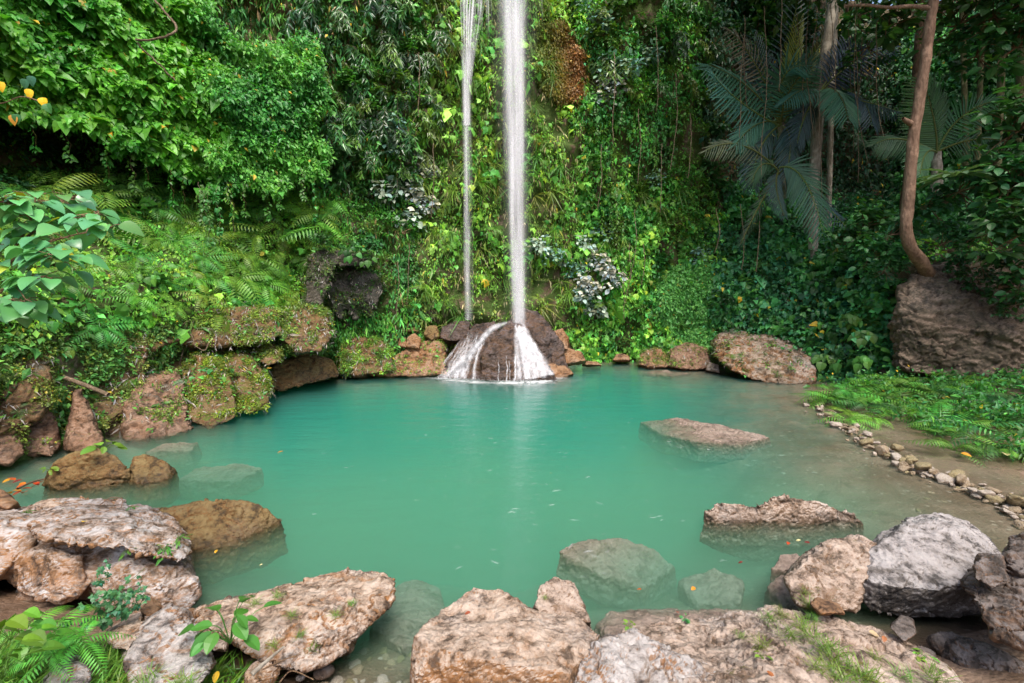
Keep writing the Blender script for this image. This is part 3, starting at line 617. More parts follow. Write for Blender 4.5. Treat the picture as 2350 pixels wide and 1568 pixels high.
FAR = [('boulder', 'dark shadowed boulder left of the cascade rock', M_WET, [(1008, 775, 15.0), (1015, 748, 15.3), (1045, 732, 15.5), (1078, 738, 15.5), (1080, 780, 15.0), (1030, 784, 14.9)], 1.0),
       ('boulder', 'orange brown boulder on the right shoulder of the cascade rock', M_ORANGE, [(1262, 790, 15.0), (1270, 760, 15.3), (1292, 752, 15.4), (1304, 772, 15.3), (1306, 802, 14.9), (1275, 806, 14.8)], .9),
       ('rock', 'low orange rock at the water edge right of the cascade rock', M_ORANGE, [(1280, 820, 14.9), (1300, 800, 15.2), (1335, 806, 15.3), (1345, 828, 15.0), (1300, 836, 14.8)], .7),
       ('rock', 'reddish wet rock at the right foot of the cascade rock', M_ORANGE, [(1235, 868, 13.9), (1260, 835, 14.3), (1300, 838, 14.4), (1318, 858, 14.1), (1280, 872, 13.9)], .8),
       ('boulder', 'long orange rock slope running down to the cascade from the left', M_ORANGE, [(848, 860, 14.0), (866, 835, 14.3), (930, 802, 14.8), (985, 778, 15.1), (1020, 790, 14.9), (1030, 860, 14.0), (940, 864, 13.9)], 1.5),
       ('boulder', 'moss covered boulder at the far shore left of the orange slope', M_GREENR, [(776, 850, 13.7), (782, 795, 14.0), (815, 772, 14.2), (870, 775, 14.3), (898, 800, 14.2), (900, 850, 13.9), (820, 864, 13.5)], 1.4),
       ('rock', 'round tan stone resting on the orange slope', M_ORANGE, [(930, 795, 14.6), (935, 772, 14.8), (952, 764, 14.9), (966, 778, 14.8), (962, 800, 14.6)], .6),
       ('rock', 'small brown stone next to the round tan stone', M_ORANGE, [(913, 795, 14.6), (916, 776, 14.8), (932, 773, 14.8), (935, 798, 14.6)], .4),
       ('rock', 'mossy stone above the round tan stone', M_GREENR, [(917, 762, 15.0), (925, 745, 15.2), (955, 744, 15.2), (962, 760, 15.0)], .5),
       ('rock', 'brown stone beside the dark shadowed boulder', M_MOSSY, [(972, 768, 15.0), (978, 748, 15.2), (1002, 744, 15.2), (1010, 772, 15.0), (990, 780, 14.9)], .6),
       ('rock', 'low tan rock at the far shore under the silver shrub', M_ORANGE, [(1405, 826, 16.6), (1415, 813, 17.0), (1440, 812, 17.0), (1448, 826, 16.6)], .6),
       ('rock', 'flat orange stone just off the far shore right of the cascade', M_ORANGE, [(1335, 836, 15.7), (1345, 828, 16.0), (1372, 829, 16.0), (1382, 838, 15.6)], .6),
       ('boulder', 'tan mossy boulder at the far shore, left of the pair by the leafy carpet', M_ORANGE, [(1462, 836, 15.9), (1470, 808, 16.3), (1505, 798, 16.5), (1535, 815, 16.3), (1535, 842, 15.7), (1490, 843, 15.6)], 1.1),
       ('boulder', 'tan boulder at the far shore, right of the pair by the leafy carpet', M_FLOW, [(1530, 840, 15.6), (1538, 800, 16.0), (1580, 786, 16.2), (1622, 800, 16.0), (1632, 845, 15.2), (1570, 848, 15.2)], 1.3),
       ('rock', 'pale rock at the water edge beside the flat topped bank boulder', M_SLAB, [(1618, 850, 15.0), (1626, 830, 15.2), (1650, 838, 15.0), (1652, 856, 14.6)], .6),
       ('rock', 'low mossy stone in the shallows below the flat topped bank boulder', M_GREENR, [(1838, 892, 12.6), (1850, 880, 12.9), (1880, 884, 12.8), (1888, 896, 12.4)], .5)]
for k, (nm, lb, mt, pts, sz) in enumerate(FAR): rock(nm, lb, nm, [lobe(pts, sz * .7, sz * .25)], mt, .035, sz, .9, 1.0, .6, .2, 2, seed=50 + k, key='far%d' % k)
rock('boulder', 'flat topped bank boulder overhanging the water on the far right', 'boulder', [
    lobe([(1637, 802, 14.6), (1652, 784, 14.9), (1760, 768, 15.3), (1850, 805, 14.5), (1862, 850, 13.5), (1864, 880, 13.1), (1815, 887, 13.0), (1725, 872, 13.5), (1665, 842, 14.1)], 1.2, -.1)],
    rock_mat('crusted_bank_rock', R4(.40, .31, .24), R4(.18, .13, .085), R4(.26, .12, .045), R4(.02, .017, .012), lich=.3, moss=.12, mosscol=(.05, .07, .015, 1), scale=.6), .035, 2.0, .8, 1.2, 1.0, .3, 2, seed=80, key='bank')

# left bank: undercut mossy masses
BANK = [('moss draped rock wall at the far left above the inlet', M_GREENR, [[(-120, 800, 6.6), (-60, 745, 7.4), (60, 748, 7.8), (118, 800, 7.7), (120, 930, 7.2), (60, 1000, 6.9), (-120, 1030, 6.3)]], 1.8),
        ('rounded brown flowstone bulge at the far left waterline', M_FLOW, [[(45, 1040, 7.0), (52, 960, 7.25), (90, 925, 7.5), (125, 960, 7.5), (138, 1020, 7.3), (120, 1052, 7.0)], [(-60, 1060, 6.4), (-40, 960, 6.8), (30, 950, 7.1), (50, 1040, 6.8), (20, 1070, 6.5)]], 1.2),
        ('narrow brown flowstone column beside the rounded bulge', M_FLOW, [[(150, 1040, 7.2), (155, 960, 7.5), (165, 895, 7.8), (190, 890, 7.9), (205, 980, 7.7), (232, 1015, 7.4), (200, 1045, 7.1)]], 1.0),
        ('moss grown block above the inlet with grey drying ferns', M_GREENR, [[(150, 830, 8.4), (165, 760, 8.8), (230, 742, 9.2), (335, 748, 9.6), (338, 800, 9.2), (330, 880, 8.9), (250, 905, 8.5), (170, 895, 8.2)], [(180, 890, 8.2), (300, 880, 8.8), (300, 940, 8.5), (235, 985, 8.0), (200, 960, 8.0)]], 1.6),
        ('pink flowstone apron streaming down to the water', M_FLOW, [[(285, 1010, 8.0), (292, 930, 8.4), (340, 860, 9.2), (410, 850, 9.6), (425, 930, 9.0), (446, 985, 8.6), (400, 1002, 8.3), (330, 1012, 8.0)]], 1.5),
        ('moss covered boulder at the left waterline, nearer of the paired boulders', M_GREENR, [[(412, 930, 9.2), (420, 850, 9.8), (450, 815, 10.2), (500, 822, 10.2), (530, 870, 9.8), (548, 935, 9.3), (540, 962, 9.0), (480, 985, 8.8), (440, 970, 8.8)]], 1.5),
        ('moss covered boulder at the left waterline, farther of the paired boulders', M_GREENR, [[(503, 850, 10.3), (530, 810, 10.8), (575, 815, 10.9), (608, 860, 10.5), (620, 905, 10.0), (605, 942, 9.5), (570, 950, 9.4), (545, 930, 9.6), (520, 880, 10.0)]], 1.5),
        ('long moss topped ledge overhanging the dark gap in the left bank', M_GREENR, [[(318, 752, 9.9), (420, 712, 10.6), (560, 700, 11.4), (640, 715, 11.8), (650, 770, 11.2), (590, 790, 10.8), (480, 797, 10.4), (370, 788, 10.0)]], 1.6),
        ('hanging lump at the end of the ledge, green on top and brown below', M_GREENR, [[(646, 780, 11.2), (655, 720, 11.8), (700, 700, 12.2), (752, 715, 12.4), (758, 770, 12.0), (735, 806, 11.6), (680, 814, 11.3)]], 1.4),
        ('round mossy lump hanging under the ledge', M_GREENR, [[(588, 825, 11.0), (592, 795, 11.3), (620, 786, 11.4), (645, 800, 11.4), (646, 828, 11.0), (615, 838, 10.8)]], .8),
        ('dark wet rock at the waterline under the hanging lump', M_MOSSY, [[(618, 890, 11.6), (630, 840, 12.2), (700, 815, 12.8), (760, 830, 13.0), (776, 866, 12.9), (700, 880, 12.3), (640, 900, 11.6)]], 1.4),
        ('dark rock wall deep in the gap under the ledge', M_MOSSY, [[(340, 900, 10.0), (350, 790, 10.8), (500, 790, 11.4), (600, 800, 11.8), (620, 880, 11.2), (480, 920, 10.4)]], 1.5)]
BANK.append(('low mossy shelf bridging the moss grown block and the long ledge', M_GREENR, [[(180, 800, 8.7), (200, 745, 9.2), (300, 738, 9.8), (400, 742, 10.3), (410, 782, 9.9), (340, 806, 9.3), (230, 822, 8.7)]], 1.4))
BANK.append(('brown moss streaked base of the left bank behind the flowstone', M_GREENR, [[(-120, 1060, 6.6), (-100, 900, 7.4), (120, 880, 8.2), (300, 870, 9.2), (300, 1010, 8.3), (100, 1050, 7.4)], [(280, 1005, 8.5), (300, 830, 9.8), (520, 800, 11.2), (600, 900, 10.4), (560, 945, 9.8)]], 1.8))
for k, (lb, mt, lobes, sz) in enumerate(BANK): rock('bank_rock', lb, 'rock', [lobe(q, sz * .8, .1) for q in lobes], mt, .03, sz, .9, .9, .5, .25, 3, seed=90 + k, key='bank%d' % k)
rock('cave_rock', 'grey rock shelf with hanging stone drips beside the thin fall', 'rock', [
    lobe([(700, 700, 12.9), (705, 590, 13.2), (740, 568, 13.5), (775, 585, 13.4), (765, 620, 13.1), (745, 660, 13.0), (740, 700, 12.9)], .8, 0),
    lobe([(748, 628, 13.9), (800, 615, 14.1), (862, 630, 14.3), (878, 660, 14.2), (868, 695, 14.0), (800, 702, 13.8), (760, 680, 13.8)], .8, 0)]
    + [lobe([(738, 600, 13.2), (770, 572, 13.4), (850, 580, 13.9), (862, 602, 13.8), (840, 612, 13.6), (780, 612, 13.3)], 1.0, -.05)]
    + [ell(at(760 + 11 * q, 690 + 10 * (q % 3), 13.85 + .03 * q), (.11, .14, .32), seed=q) for q in range(10)],
    rock_mat('grey_drip_rock', R4(.17, .145, .13), R4(.085, .075, .06), R4(.07, .06, .04), R4(.012, .012, .01), lich=.08, moss=.16, mosscol=(.04, .055, .012, 1), scale=.6), .03, 1.4, .8, .8, .8, 0, 2, seed=120, key='cave')
rock('bare_rock', 'bare brown rock face under the leaning tree on the right', 'rock face', [
    lobe([(2055, 850, 11.5), (2062, 690, 11.9), (2082, 648, 12.1), (2112, 600, 12.3), (2170, 604, 12.2), (2230, 650, 11.9), (2300, 690, 11.3), (2480, 700, 10.6), (2500, 900, 9.9), (2350, 885, 10.5), (2200, 880, 11.0), (2150, 740, 11.2), (2300, 760, 10.6)], 1.5, 0)],
    rock_mat('brown_earthy_rock', R4(.26, .19, .135), R4(.175, .12, .08), R4(.11, .085, .055), R4(.03, .024, .017), lich=.06, moss=.10, mosscol=(.03, .045, .012, 1), scale=.5, wet=False), .04, 2.2, 1.5, .8, .9, .9, 2, seed=121, key='face', freq=1.6)
# ------------------------------------------------------------------ loose stones: one mesh per shape, copied
M_STONE = rock_mat('tan_river_stone', R4(.40, .32, .22), R4(.26, .19, .115), R4(.22, .145, .075), R4(.07, .05, .035), lich=.2, scale=5, wet=False, bump=.4)
M_STONE2 = rock_mat('pale_river_stone', R4(.50, .44, .37), R4(.35, .29, .235), R4(.28, .2, .14), R4(.12, .09, .07), lich=.2, scale=5, wet=False, bump=.4)
M_STONE3 = rock_mat('mossy_river_stone', R4(.36, .30, .17), R4(.24, .19, .09), R4(.22, .15, .07), R4(.04, .03, .02), lich=.1, moss=.1, mosscol=(.08, .09, .02, 1), scale=5, wet=False, bump=.5)
STONES = []
for k in range(9):
    g = np.random.default_rng(100 + k)
    V, T = remesh([ell((0, 0, 0), (1, g.uniform(.65, .95), g.uniform(.45, .75)), n=14, seed=200 + k)], .085)
    V = rockify(relax(V, T, 3), T, 1.6, .8, .8, .5, 0, k)
    STONES.append(mesh_np('stone', V - (0, 0, V[:, 2].min()), T, (M_STONE, M_STONE2, M_STONE3)[(0, 1, 0, 2, 1, 0, 0, 2, 1)[k]], smooth=True))
KIND = ['tan', 'pale', 'tan', 'mossy', 'pale', 'tan', 'tan', 'mossy', 'pale']
path = curve([(1862, 916), (1882, 936), (1905, 962), (1945, 986), (1990, 1016), (2042, 1046), (2100, 1078), (2150, 1092), (2205, 1112), (2262, 1136), (2312, 1156), (2352, 1182), (2420, 1215)], 400)
rs = np.random.default_rng(3)
def gz(x, y): return float(ground_z(np.array([x]), np.array([y]))[0])
SEG = ['far end', 'upper bend', 'middle', 'near stretch', 'near end']
for k in range(150):
    f = (k + rs.random() * .6) / 150; q = path[int(f * 399)]; p = onz(q[0], q[1], 0); r = float(np.clip(rs.lognormal(-2.62, .36), .04, .14))
    w = rs.normal(0, .10); x = p[0] + w; y = p[1] + rs.normal(0, .10)
    v = int(rs.integers(9)); o = mobj('stone', STONES[v]); z = max(gz(x, y), -.01)
    o.location = (x, y, z - r * .22 + (r * .6 if rs.random() < .2 else 0)); o.scale = (r, r * rs.uniform(.8, 1.1), r * rs.uniform(.85, 1.15)); o.rotation_euler = (rs.normal(0, .2), rs.normal(0, .2), rs.uniform(0, 6.28))
    size = 'small' if r < .06 else ('big' if r > .09 else 'medium')
    tag(o, f'{size} {KIND[v]} stone in the {SEG[min(4, int(f * 5))]} of the stone line along the right shore', 'stone', 'stones lined up along the right shore')
for k in range(125):     # small rubble packed between the bigger stones
    f = rs.random() ** .8; q = path[int(f * 399)]; p = onz(q[0], q[1], 0); r = rs.uniform(.022, .05); x = p[0] + rs.normal(0, .14); y = p[1] + rs.normal(0, .14); v = int(rs.integers(9)); o = mobj('stone', STONES[v])
    o.location = (x, y, max(gz(x, y), -.01) - r * .2); o.scale = (r * 1.2, r, r * .9); o.rotation_euler = (rs.normal(0, .3), rs.normal(0, .3), rs.uniform(0, 6.28))
    tag(o, f'tiny {KIND[v]} stone in the {SEG[min(4, int(f * 5))]} of the stone line along the right shore', 'stone', 'stones lined up along the right shore')
o = mobj('stone', STONES[3]); p = onz(2192, 1100, .0); o.location = (p[0], p[1], -.03); o.scale = (.21, .15, .17); o.rotation_euler = (0, 0, .4)
tag(o, 'largest stone of the line along the right shore, knobbly and mossy', 'stone', 'stones lined up along the right shore')
for k in range(46):   # cobbles under the clear shallows between the slanting and the flat topped boulder
    a, b = rs.uniform(720, 950), rs.uniform(1440, 1590); p = onz(a, b, -.05); v = int(rs.integers(9)); r = rs.uniform(.02, .065); o = mobj('pebble', STONES[v])
    o.location = (p[0], p[1], gz(p[0], p[1]) - r * .2); o.scale = (r, r, r * .7); o.rotation_euler = (0, 0, rs.uniform(0, 6.28))
    tag(o, f'{KIND[v]} pebble on the shallow bed beside the flat topped boulder', 'pebble', 'pebbles on the shallow bed')
for k in range(40):   # loose stones on the flats left of the stone line
    f = rs.random(); q = path[int(f * 399)]; p = onz(q[0] - rs.uniform(15, 230), q[1] + rs.uniform(-20, 60), 0); r = rs.uniform(.02, .06); v = int(rs.integers(9)); o = mobj('pebble', STONES[v])
    o.location = (p[0], p[1], gz(p[0], p[1]) - r * .3); o.scale = (r * 1.3, r, r * .5); o.rotation_euler = (0, 0, rs.uniform(0, 6.28))
    tag(o, f'flat {KIND[v]} pebble lying in the brown shallows beside the stone line', 'pebble', 'pebbles in the brown shallows')
# ------------------------------------------------------------------ falling water
from mathutils.bvhtree import BVHTree
def silk_material(name, streak=(9, 9, .35), gain=1.0):
    t = NT(name); tc = t.n('ShaderNodeTexCoord'); mp = t.n('ShaderNodeMapping'); mp.inputs['Scale'].default_value = streak
    t.l(tc.outputs['Object'], mp.inputs[0]); n = t.noise(mp.outputs[0], 3.0, 5, .6)
    a = t.n('ShaderNodeAttribute', attribute_name='dens')
    fac = t.math('MULTIPLY', t.math('MULTIPLY', a.outputs['Fac'], t.ramp(n, .15, .8)), gain, True)
    sk = t.n('ShaderNodeCombineXYZ'); sk.inputs[1].default_value = -.62; sk.inputs[2].default_value = .78     # fixed shading normal towards the sky, put in to brighten the water
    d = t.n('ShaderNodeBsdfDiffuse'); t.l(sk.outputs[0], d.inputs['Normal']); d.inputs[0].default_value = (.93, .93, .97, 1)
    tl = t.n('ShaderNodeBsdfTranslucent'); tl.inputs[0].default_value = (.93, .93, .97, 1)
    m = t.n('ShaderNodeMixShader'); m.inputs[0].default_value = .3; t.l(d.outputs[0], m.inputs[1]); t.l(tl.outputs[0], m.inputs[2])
    tr = t.n('ShaderNodeBsdfTransparent'); o = t.n('ShaderNodeMixShader')
    t.l(fac, o.inputs[0]); t.l(tr.outputs[0], o.inputs[1]); t.l(m.outputs[0], o.inputs[2])
    return t.done(o.outputs[0])
M_SILK = silk_material('silky_falling_water', (1.7, 1.7, .12)); M_RUN = silk_material('silky_running_water', (2.5, 2.5, 1.2), 1.0)

class Ribbons:
    def __init__(s): s.V = []; s.F = []; s.A = []; s.n = 0
    def add(s, P, W, side, a):
        """P (n,3) path, W (n,) half width, side (n,3), a (n,) density; edges fade out"""
        n = len(P); V = np.stack([P - side * W[:, None], P, P + side * W[:, None]], 1).reshape(-1, 3)
        A = np.stack([a * 0, a, a * 0], 1).ravel(); i = np.arange(n - 1) * 3
        F = np.concatenate([np.stack([i + k, i + k + 1, i + k + 4, i + k + 3], 1) for k in (0, 1)])
        s.V.append(V); s.F.append(F + s.n); s.A.append(A); s.n += len(V)
    def obj(s, name, mat, parent=None):
        V = np.concatenate(s.V); o0 = V.mean(0); o0[2] = V[:, 2].min()
        return mobj(name, mesh_np(name, V - o0, np.concatenate(s.F), mat, smooth=True, extra={'dens': np.concatenate(s.A)}), parent, o0)

rf = np.random.default_rng(21)
def fall(centre, z0, z1, sigma, n, dens, wid, depth=.6, short=.5):
    """vertical strands: centre(z) -> x,y ; sigma(z) spread"""
    rb = Ribbons()
    for k in range(n):
        L = z1 - z0; a0, a1 = z0, z1
        if rf.random() < short: a1 = z1 - rf.random() * L * .7; a0 = max(z0, a1 - L * rf.uniform(.25, .8))
        z = np.linspace(a1, a0, 22); off = np.clip(rf.normal(0, 1), -2.1, 2.1); oy = np.clip(rf.normal(0, depth), -1.2, 1.2)
        c = np.array([centre(q) for q in z]); sg = np.array([sigma(q) for q in z])
        P = np.stack([c[:, 0] + off * sg + .012 * np.sin(z * rf.uniform(.6, 2) + rf.random() * 6), c[:, 1] + oy * sg, z], 1)
        t = np.linspace(0, 1, 22); e = np.ones(22)
        if a1 < z1 - .01: e *= sstep(0, .18, t)
        if a0 > z0 + .01: e *= sstep(1, .75, t)
        an = rf.normal(0, .7); side = np.tile([math.cos(an), math.sin(an), 0], (22, 1))
        rb.add(P, np.full(22, rf.uniform(*wid)) * (.7 + .5 * sg / sg.max()), side, e * dens * rf.uniform(.35, 1.0) * math.exp(-.30 * off * off))
    return rb
ta = at(1177, -40, 15.35); tb = at(1190, 728, 15.0)
lerp = lambda a, b, f: a + (b - a) * f
def cen_main(z): f = (z - tb[2]) / (ta[2] - tb[2]); return lerp(tb[:2], ta[:2], f)
def sig_main(z): f = np.clip((z - tb[2]) / (ta[2] - tb[2]), 0, 1.3); return .088 + .13 * f ** 1.3
mf = fall(cen_main, tb[2] - .55, 14.6, sig_main, 46, .42, (.09, .22))
m3 = fall(cen_main, tb[2] - .3, 14.6, lambda z: sig_main(z) * 1.5, 16, .13, (.18, .3))
for a, b, c in zip(m3.V, m3.F, m3.A): mf.V.append(a); mf.F.append(b - b.min() + mf.n); mf.A.append(c); mf.n += len(a)
m2 = fall(cen_main, tb[2] - .55, 14.6, lambda z: sig_main(z) * .8, 34, .38, (.012, .04))
for a, b, c in zip(m2.V, m2.F, m2.A): mf.V.append(a); mf.F.append(b - b.min() + mf.n); mf.A.append(c); mf.n += len(a)
o = mf.obj('waterfall', M_SILK); tag(o, 'main silky white waterfall dropping straight onto the rock mound', 'waterfall')
la = at(1083, -40, 15.55); lb = at(1070, 200, 15.5); lc = at(1074, 735, 15.3)
def cen_left(z):
    if z > lb[2]: return lerp(lb[:2], la[:2], np.clip((z - lb[2]) / (la[2] - lb[2]), 0, 1.2))
    return lerp(lc[:2], lb[:2], (z - lc[2]) / (lb[2] - lc[2]))
def sig_left(z): return .075 + .21 * sstep(lb[2] - .5, 13.2, z)
lf = fall(cen_left, lb[2] - 1.2, 14.6, sig_left, 60, .8, (.012, .045), .3, .75)
l2 = fall(cen_left, lc[2], lb[2] + 1.5, lambda z: .085, 26, .34, (.02, .06), .5, .45)
for a, b, c in zip(l2.V, l2.F, l2.A): lf.V.append(a); lf.F.append(b - b.min() + lf.n); lf.A.append(c); lf.n += len(a)
xa = at(1062, 0, 15.5)
for k in range(26):     # two denser cords at the head of the thin fall
    xx = at(rf.choice([1060, 1066, 1098, 1118]) + rf.normal(0, 4), 0, 15.55); z = np.linspace(14.6, rf.uniform(10.2, 11.6), 14); t = np.linspace(0, 1, 14)
    P = np.stack([xx[0] + (np.where(xx[0] < la[0], lb[0], xx[0] + .1) - xx[0]) * t * .6, np.full(14, 15.5), z], 1)
    lf.add(P, np.full(14, rf.uniform(.015, .04)), np.tile([1, .2, 0], (14, 1)), .6 * sstep(1, .5, t))
o = lf.obj('waterfall', M_SILK); tag(o, 'thin double stranded waterfall sliding down the cliff left of the main fall', 'waterfall')
wisp = Ribbons()
for k in range(14):
    xx = at(1238 + rf.normal(0, 9), 0, 16.0); z = np.linspace(14.6, rf.uniform(10.5, 12.6), 12); t = np.linspace(0, 1, 12)
    wisp.add(np.stack([np.full(12, xx[0]), np.full(12, 15.9), z], 1), np.full(12, rf.uniform(.01, .035)), np.tile([1, .2, 0], (12, 1)), .28 * sstep(1, .3, t))
o = wisp.obj('waterfall', M_SILK); tag(o, 'faint short trickle right of the main fall at the top of the cliff', 'waterfall')

MV, MT = SURF['mound']; bvh = BVHTree.FromPolygons([Vector(p) for p in MV], [tuple(int(q) for q in f) for f in MT])
def sheet(path, w, dens, wob=2.0, lift=.035):
    """a ribbon of water laid on the mound along a course given by picture points, found on the real surface"""
    C2 = curve([(x, y, 0) for x, y in path], 26)[:, :2]; ph = rf.random() * 9; P = []; N = []
    for k, (x, y) in enumerate(C2):
        x += wob * math.sin(k * .9 + ph) * rf.uniform(.3, 1); h = bvh.ray_cast(Vector(EYE), Vector(ray(x, y)).normalized())
        if h[0] is None: continue
        n = h[1].normalized(); P.append(h[0] + n * lift + Vector((0, -.02, 0))); N.append(n)
    if len(P) < 6: return
    P = np.array(P); N = np.array(N)
    for _ in range(2): P[1:-1] = P[1:-1] * .5 + .25 * (P[:-2] + P[2:])
    T = np.gradient(P, axis=0); S = np.cross(T, N); S /= np.linalg.norm(S, axis=1)[:, None] + 1e-9
    for _ in range(3): S[1:-1] = (S[:-2] + S[1:-1] + S[2:]) / 3
    t = np.linspace(0, 1, len(P)); cs.add(P, w * (.6 + .9 * t), S, dens * sstep(0, .1, t) * (1 - .3 * t))
cs = Ribbons(); U_ = rf.uniform
for k in range(80):     # bright fan on the right face
    f = rf.random() ** .8; x0 = 1180 + 18 * f + rf.normal(0, 2); x1 = 1183 + 86 * f + rf.normal(0, 4); y1 = 876 - 16 * f
    sheet([(x0, U_(735, 760)), (x0 + (x1 - x0) * .42, 790 + U_(-5, 5)), (x1, y1)], U_(.03, .11), U_(.12, .42) * (1.1 - .35 * abs(f - .4)))
for k in range(40):     # veil sweeping left from the impact
    f = rf.random(); sheet([(1182 - 10 * f, 738), (1150 - 20 * f, 744 + 10 * rf.random()), (1112 - 12 * f, 775 + 10 * f), (1085 - 20 * f, 815 + 8 * f), (1066 - 55 * f, 866)], U_(.07, .15), U_(.05, .2), 2.0)
for k in range(48):     # threads stepping down the left apron
    f = rf.random(); x = 1040 + 75 * f; sheet([(x, U_(752, 790)), (x - 14, 805), (x - 22 - 16 * (1 - f), 835), (x - 26 - 22 * (1 - f), 870)], U_(.02, .045), U_(.2, .5), 3)
for k in range(9):     # spare trickles on the dark face
    x = U_(1143, 1182); sheet([(x, U_(800, 830)), (x + 2, 850), (x, 876)], .022, .7, 1)
o = cs.obj('cascade', M_RUN); tag(o, 'white water fanning out over the dark rock mound', 'cascade')

# foam where the cascade meets the pool
t = NT('foam'); tc = t.n('ShaderNodeTexCoord'); a = t.n('ShaderNodeAttribute', attribute_name='dens'); n = t.noise(tc.outputs['Object'], 2.2, 6, .65, .8)
fac = t.math('MULTIPLY', a.outputs['Fac'], t.ramp(n, .3, .7), True); d = t.n('ShaderNodeBsdfDiffuse'); d.inputs[0].default_value = (.85, .88, .9, 1)
tr = t.n('ShaderNodeBsdfTransparent'); m = t.n('ShaderNodeMixShader'); t.l(fac, m.inputs[0]); t.l(tr.outputs[0], m.inputs[1]); t.l(d.outputs[0], m.inputs[2]); M_FOAM = t.done(m.outputs[0])
X, Y = np.meshgrid(np.linspace(-3.2, 3.2, 120), np.linspace(11.2, 15.0, 70)); base = np.array([onz(x, y)[:2] for x, y in [(1005, 866), (1040, 873), (1100, 878), (1180, 879), (1230, 877), (1275, 869)]])
bb = curve(np.c_[base, np.zeros(len(base))], 60)[:, :2]; D = np.sqrt(((X[..., None] - bb[:, 0]) ** 2 + (Y[..., None] - bb[:, 1]) ** 2)).min(-1)
gain = .45 + .75 * np.exp(-((X - .75) / .75) ** 2)
V, F = grid_mesh(X, Y, np.full(X.shape, .005)); o = mobj('foam', mesh_np('foam', V, F, M_FOAM, smooth=True, extra={'dens': (gain * (1.1 * np.exp(-(D / .16) ** 1.2) + .42 * np.exp(-D / .55)) * sstep(2.4, .8, D)).ravel()}))
tag(o, 'white foam spreading on the pool at the foot of the cascade', 'foam', kind='stuff')

fl = Ribbons()      # small pale patches on the pool: foam flecks and painted sky glints
for k in range(210):
    a = rf.normal(1220, 230); b = 905 + abs(rf.normal(0, 190)); p = onz(a, b, .006)
    if b > 1330 or pool_dist(np.array([p[0]]), np.array([p[1]]))[0][0] > -.5: continue
    L = rf.uniform(.02, .07); an = rf.normal(0, .35); n = 5; q = np.linspace(-1, 1, n); P = np.stack([p[0] + L * q * math.cos(an), p[1] + L * q * math.sin(an) + .01 * rf.normal(0, 1, n), np.full(n, .006)], 1)
    fl.add(P, L * rf.uniform(.2, .5) * (1 - .7 * q * q), np.tile([-math.sin(an), math.cos(an), 0], (n, 1)), rf.uniform(.1, .4) * (1 - q * q))
tag(fl.obj('foam', M_FOAM), 'tiny pale foam flecks and painted wavelet glints on the middle of the pool', 'foam', kind='stuff')
# ------------------------------------------------------------------ leaves and plant builders
def leaf_tpl(ts, ws, fold=.25, droop=.25):
    """a leaf of unit length along +y, normal +z; ts/ws: stations and half widths"""
    V = [(0, 0, 0)]; F = []; prev = None
    for t, w in zip(ts, ws):
        z = -droop * t * t; b = len(V); V += [(-w, t, z + fold * w), (0, t, z), (w, t, z + fold * w)]
        if prev is None: F += [(0, b + 1, b), (0, b + 2, b + 1)]
        else: F += [(prev, prev + 1, b + 1), (prev, b + 1, b), (prev + 1, prev + 2, b + 2), (prev + 1, b + 2, b + 1)]
        prev = b
    e = len(V); V.append((0, 1, -droop)); F += [(prev, prev + 1, e), (prev + 1, prev + 2, e)]
    return np.array(V, float), np.array(F, int)
LANCE = leaf_tpl([.4], [.09], .2, .25); OVAL = leaf_tpl([.42], [.26], .3, .25); HEART = leaf_tpl([.22, .6], [.38, .27], .3, .3)
BLADE = leaf_tpl([.35, .7], [.05, .04], .2, .7); ROUND = leaf_tpl([.25, .7], [.36, .34], .2, .2); TINY = (np.array([(0, 0, 0), (-.32, .5, .06), (0, 1, -.1), (.32, .5, .06)]), np.array([(0, 3, 2), (0, 2, 1)]))
FINE = leaf_tpl([.08, .25, .5, .75, .92], [.28, .44, .42, .26, .1], .25, .35); FINEOVAL = leaf_tpl([.1, .3, .55, .8, .93], [.16, .31, .34, .22, .1], .2, .3)
LOBED = (np.array([(0, 0, 0), (0, .5, .0), (0, 1, -.2), (-.55, .05, 0), (-.5, .55, -.08), (.55, .05, 0), (.5, .55, -.08), (-.22, .38, .04), (.22, .38, .04), (-.3, .12, .03), (.3, .12, .03)]),
         np.array([(0, 1, 7), (0, 8, 1), (7, 1, 2), (1, 8, 2), (0, 7, 9), (9, 7, 3), (7, 4, 9), (0, 10, 8), (10, 5, 8), (8, 10, 6), (7, 2, 4)]))

def unit(a): return a / (np.linalg.norm(a, axis=-1, keepdims=True) + 1e-9)

def scatter(tpl, pos, tip, nrm, size, col, tipdark=0.0):
    V, F = tpl; tip = unit(tip); side = unit(np.cross(tip, nrm)); nn = np.cross(side, tip); s = np.broadcast_to(np.asarray(size, float), (len(pos),))[:, None, None]
    P = pos[:, None] + s * (V[None, :, 0, None] * side[:, None] + V[None, :, 1, None] * tip[:, None] + V[None, :, 2, None] * nn[:, None])
    FF = F[None] + (np.arange(len(pos)) * len(V))[:, None, None]
    C = np.repeat(np.broadcast_to(col, (len(pos), 3)), len(V), 0)
    return P.reshape(-1, 3), FF.reshape(-1, 3), C

def tones(n, base, var=.35, hue=.18, rng=RNG):
    """per leaf colours: brightness and yellow/blue shift around base"""
    b = np.asarray(base, float); v = np.exp(rng.normal(0, var, (n, 1))); h = rng.normal(0, hue, (n, 1))
    return np.clip(b * v * np.concatenate([np.exp(h), np.ones((n, 1)), np.exp(-h * 1.2)], 1), .002, .9)

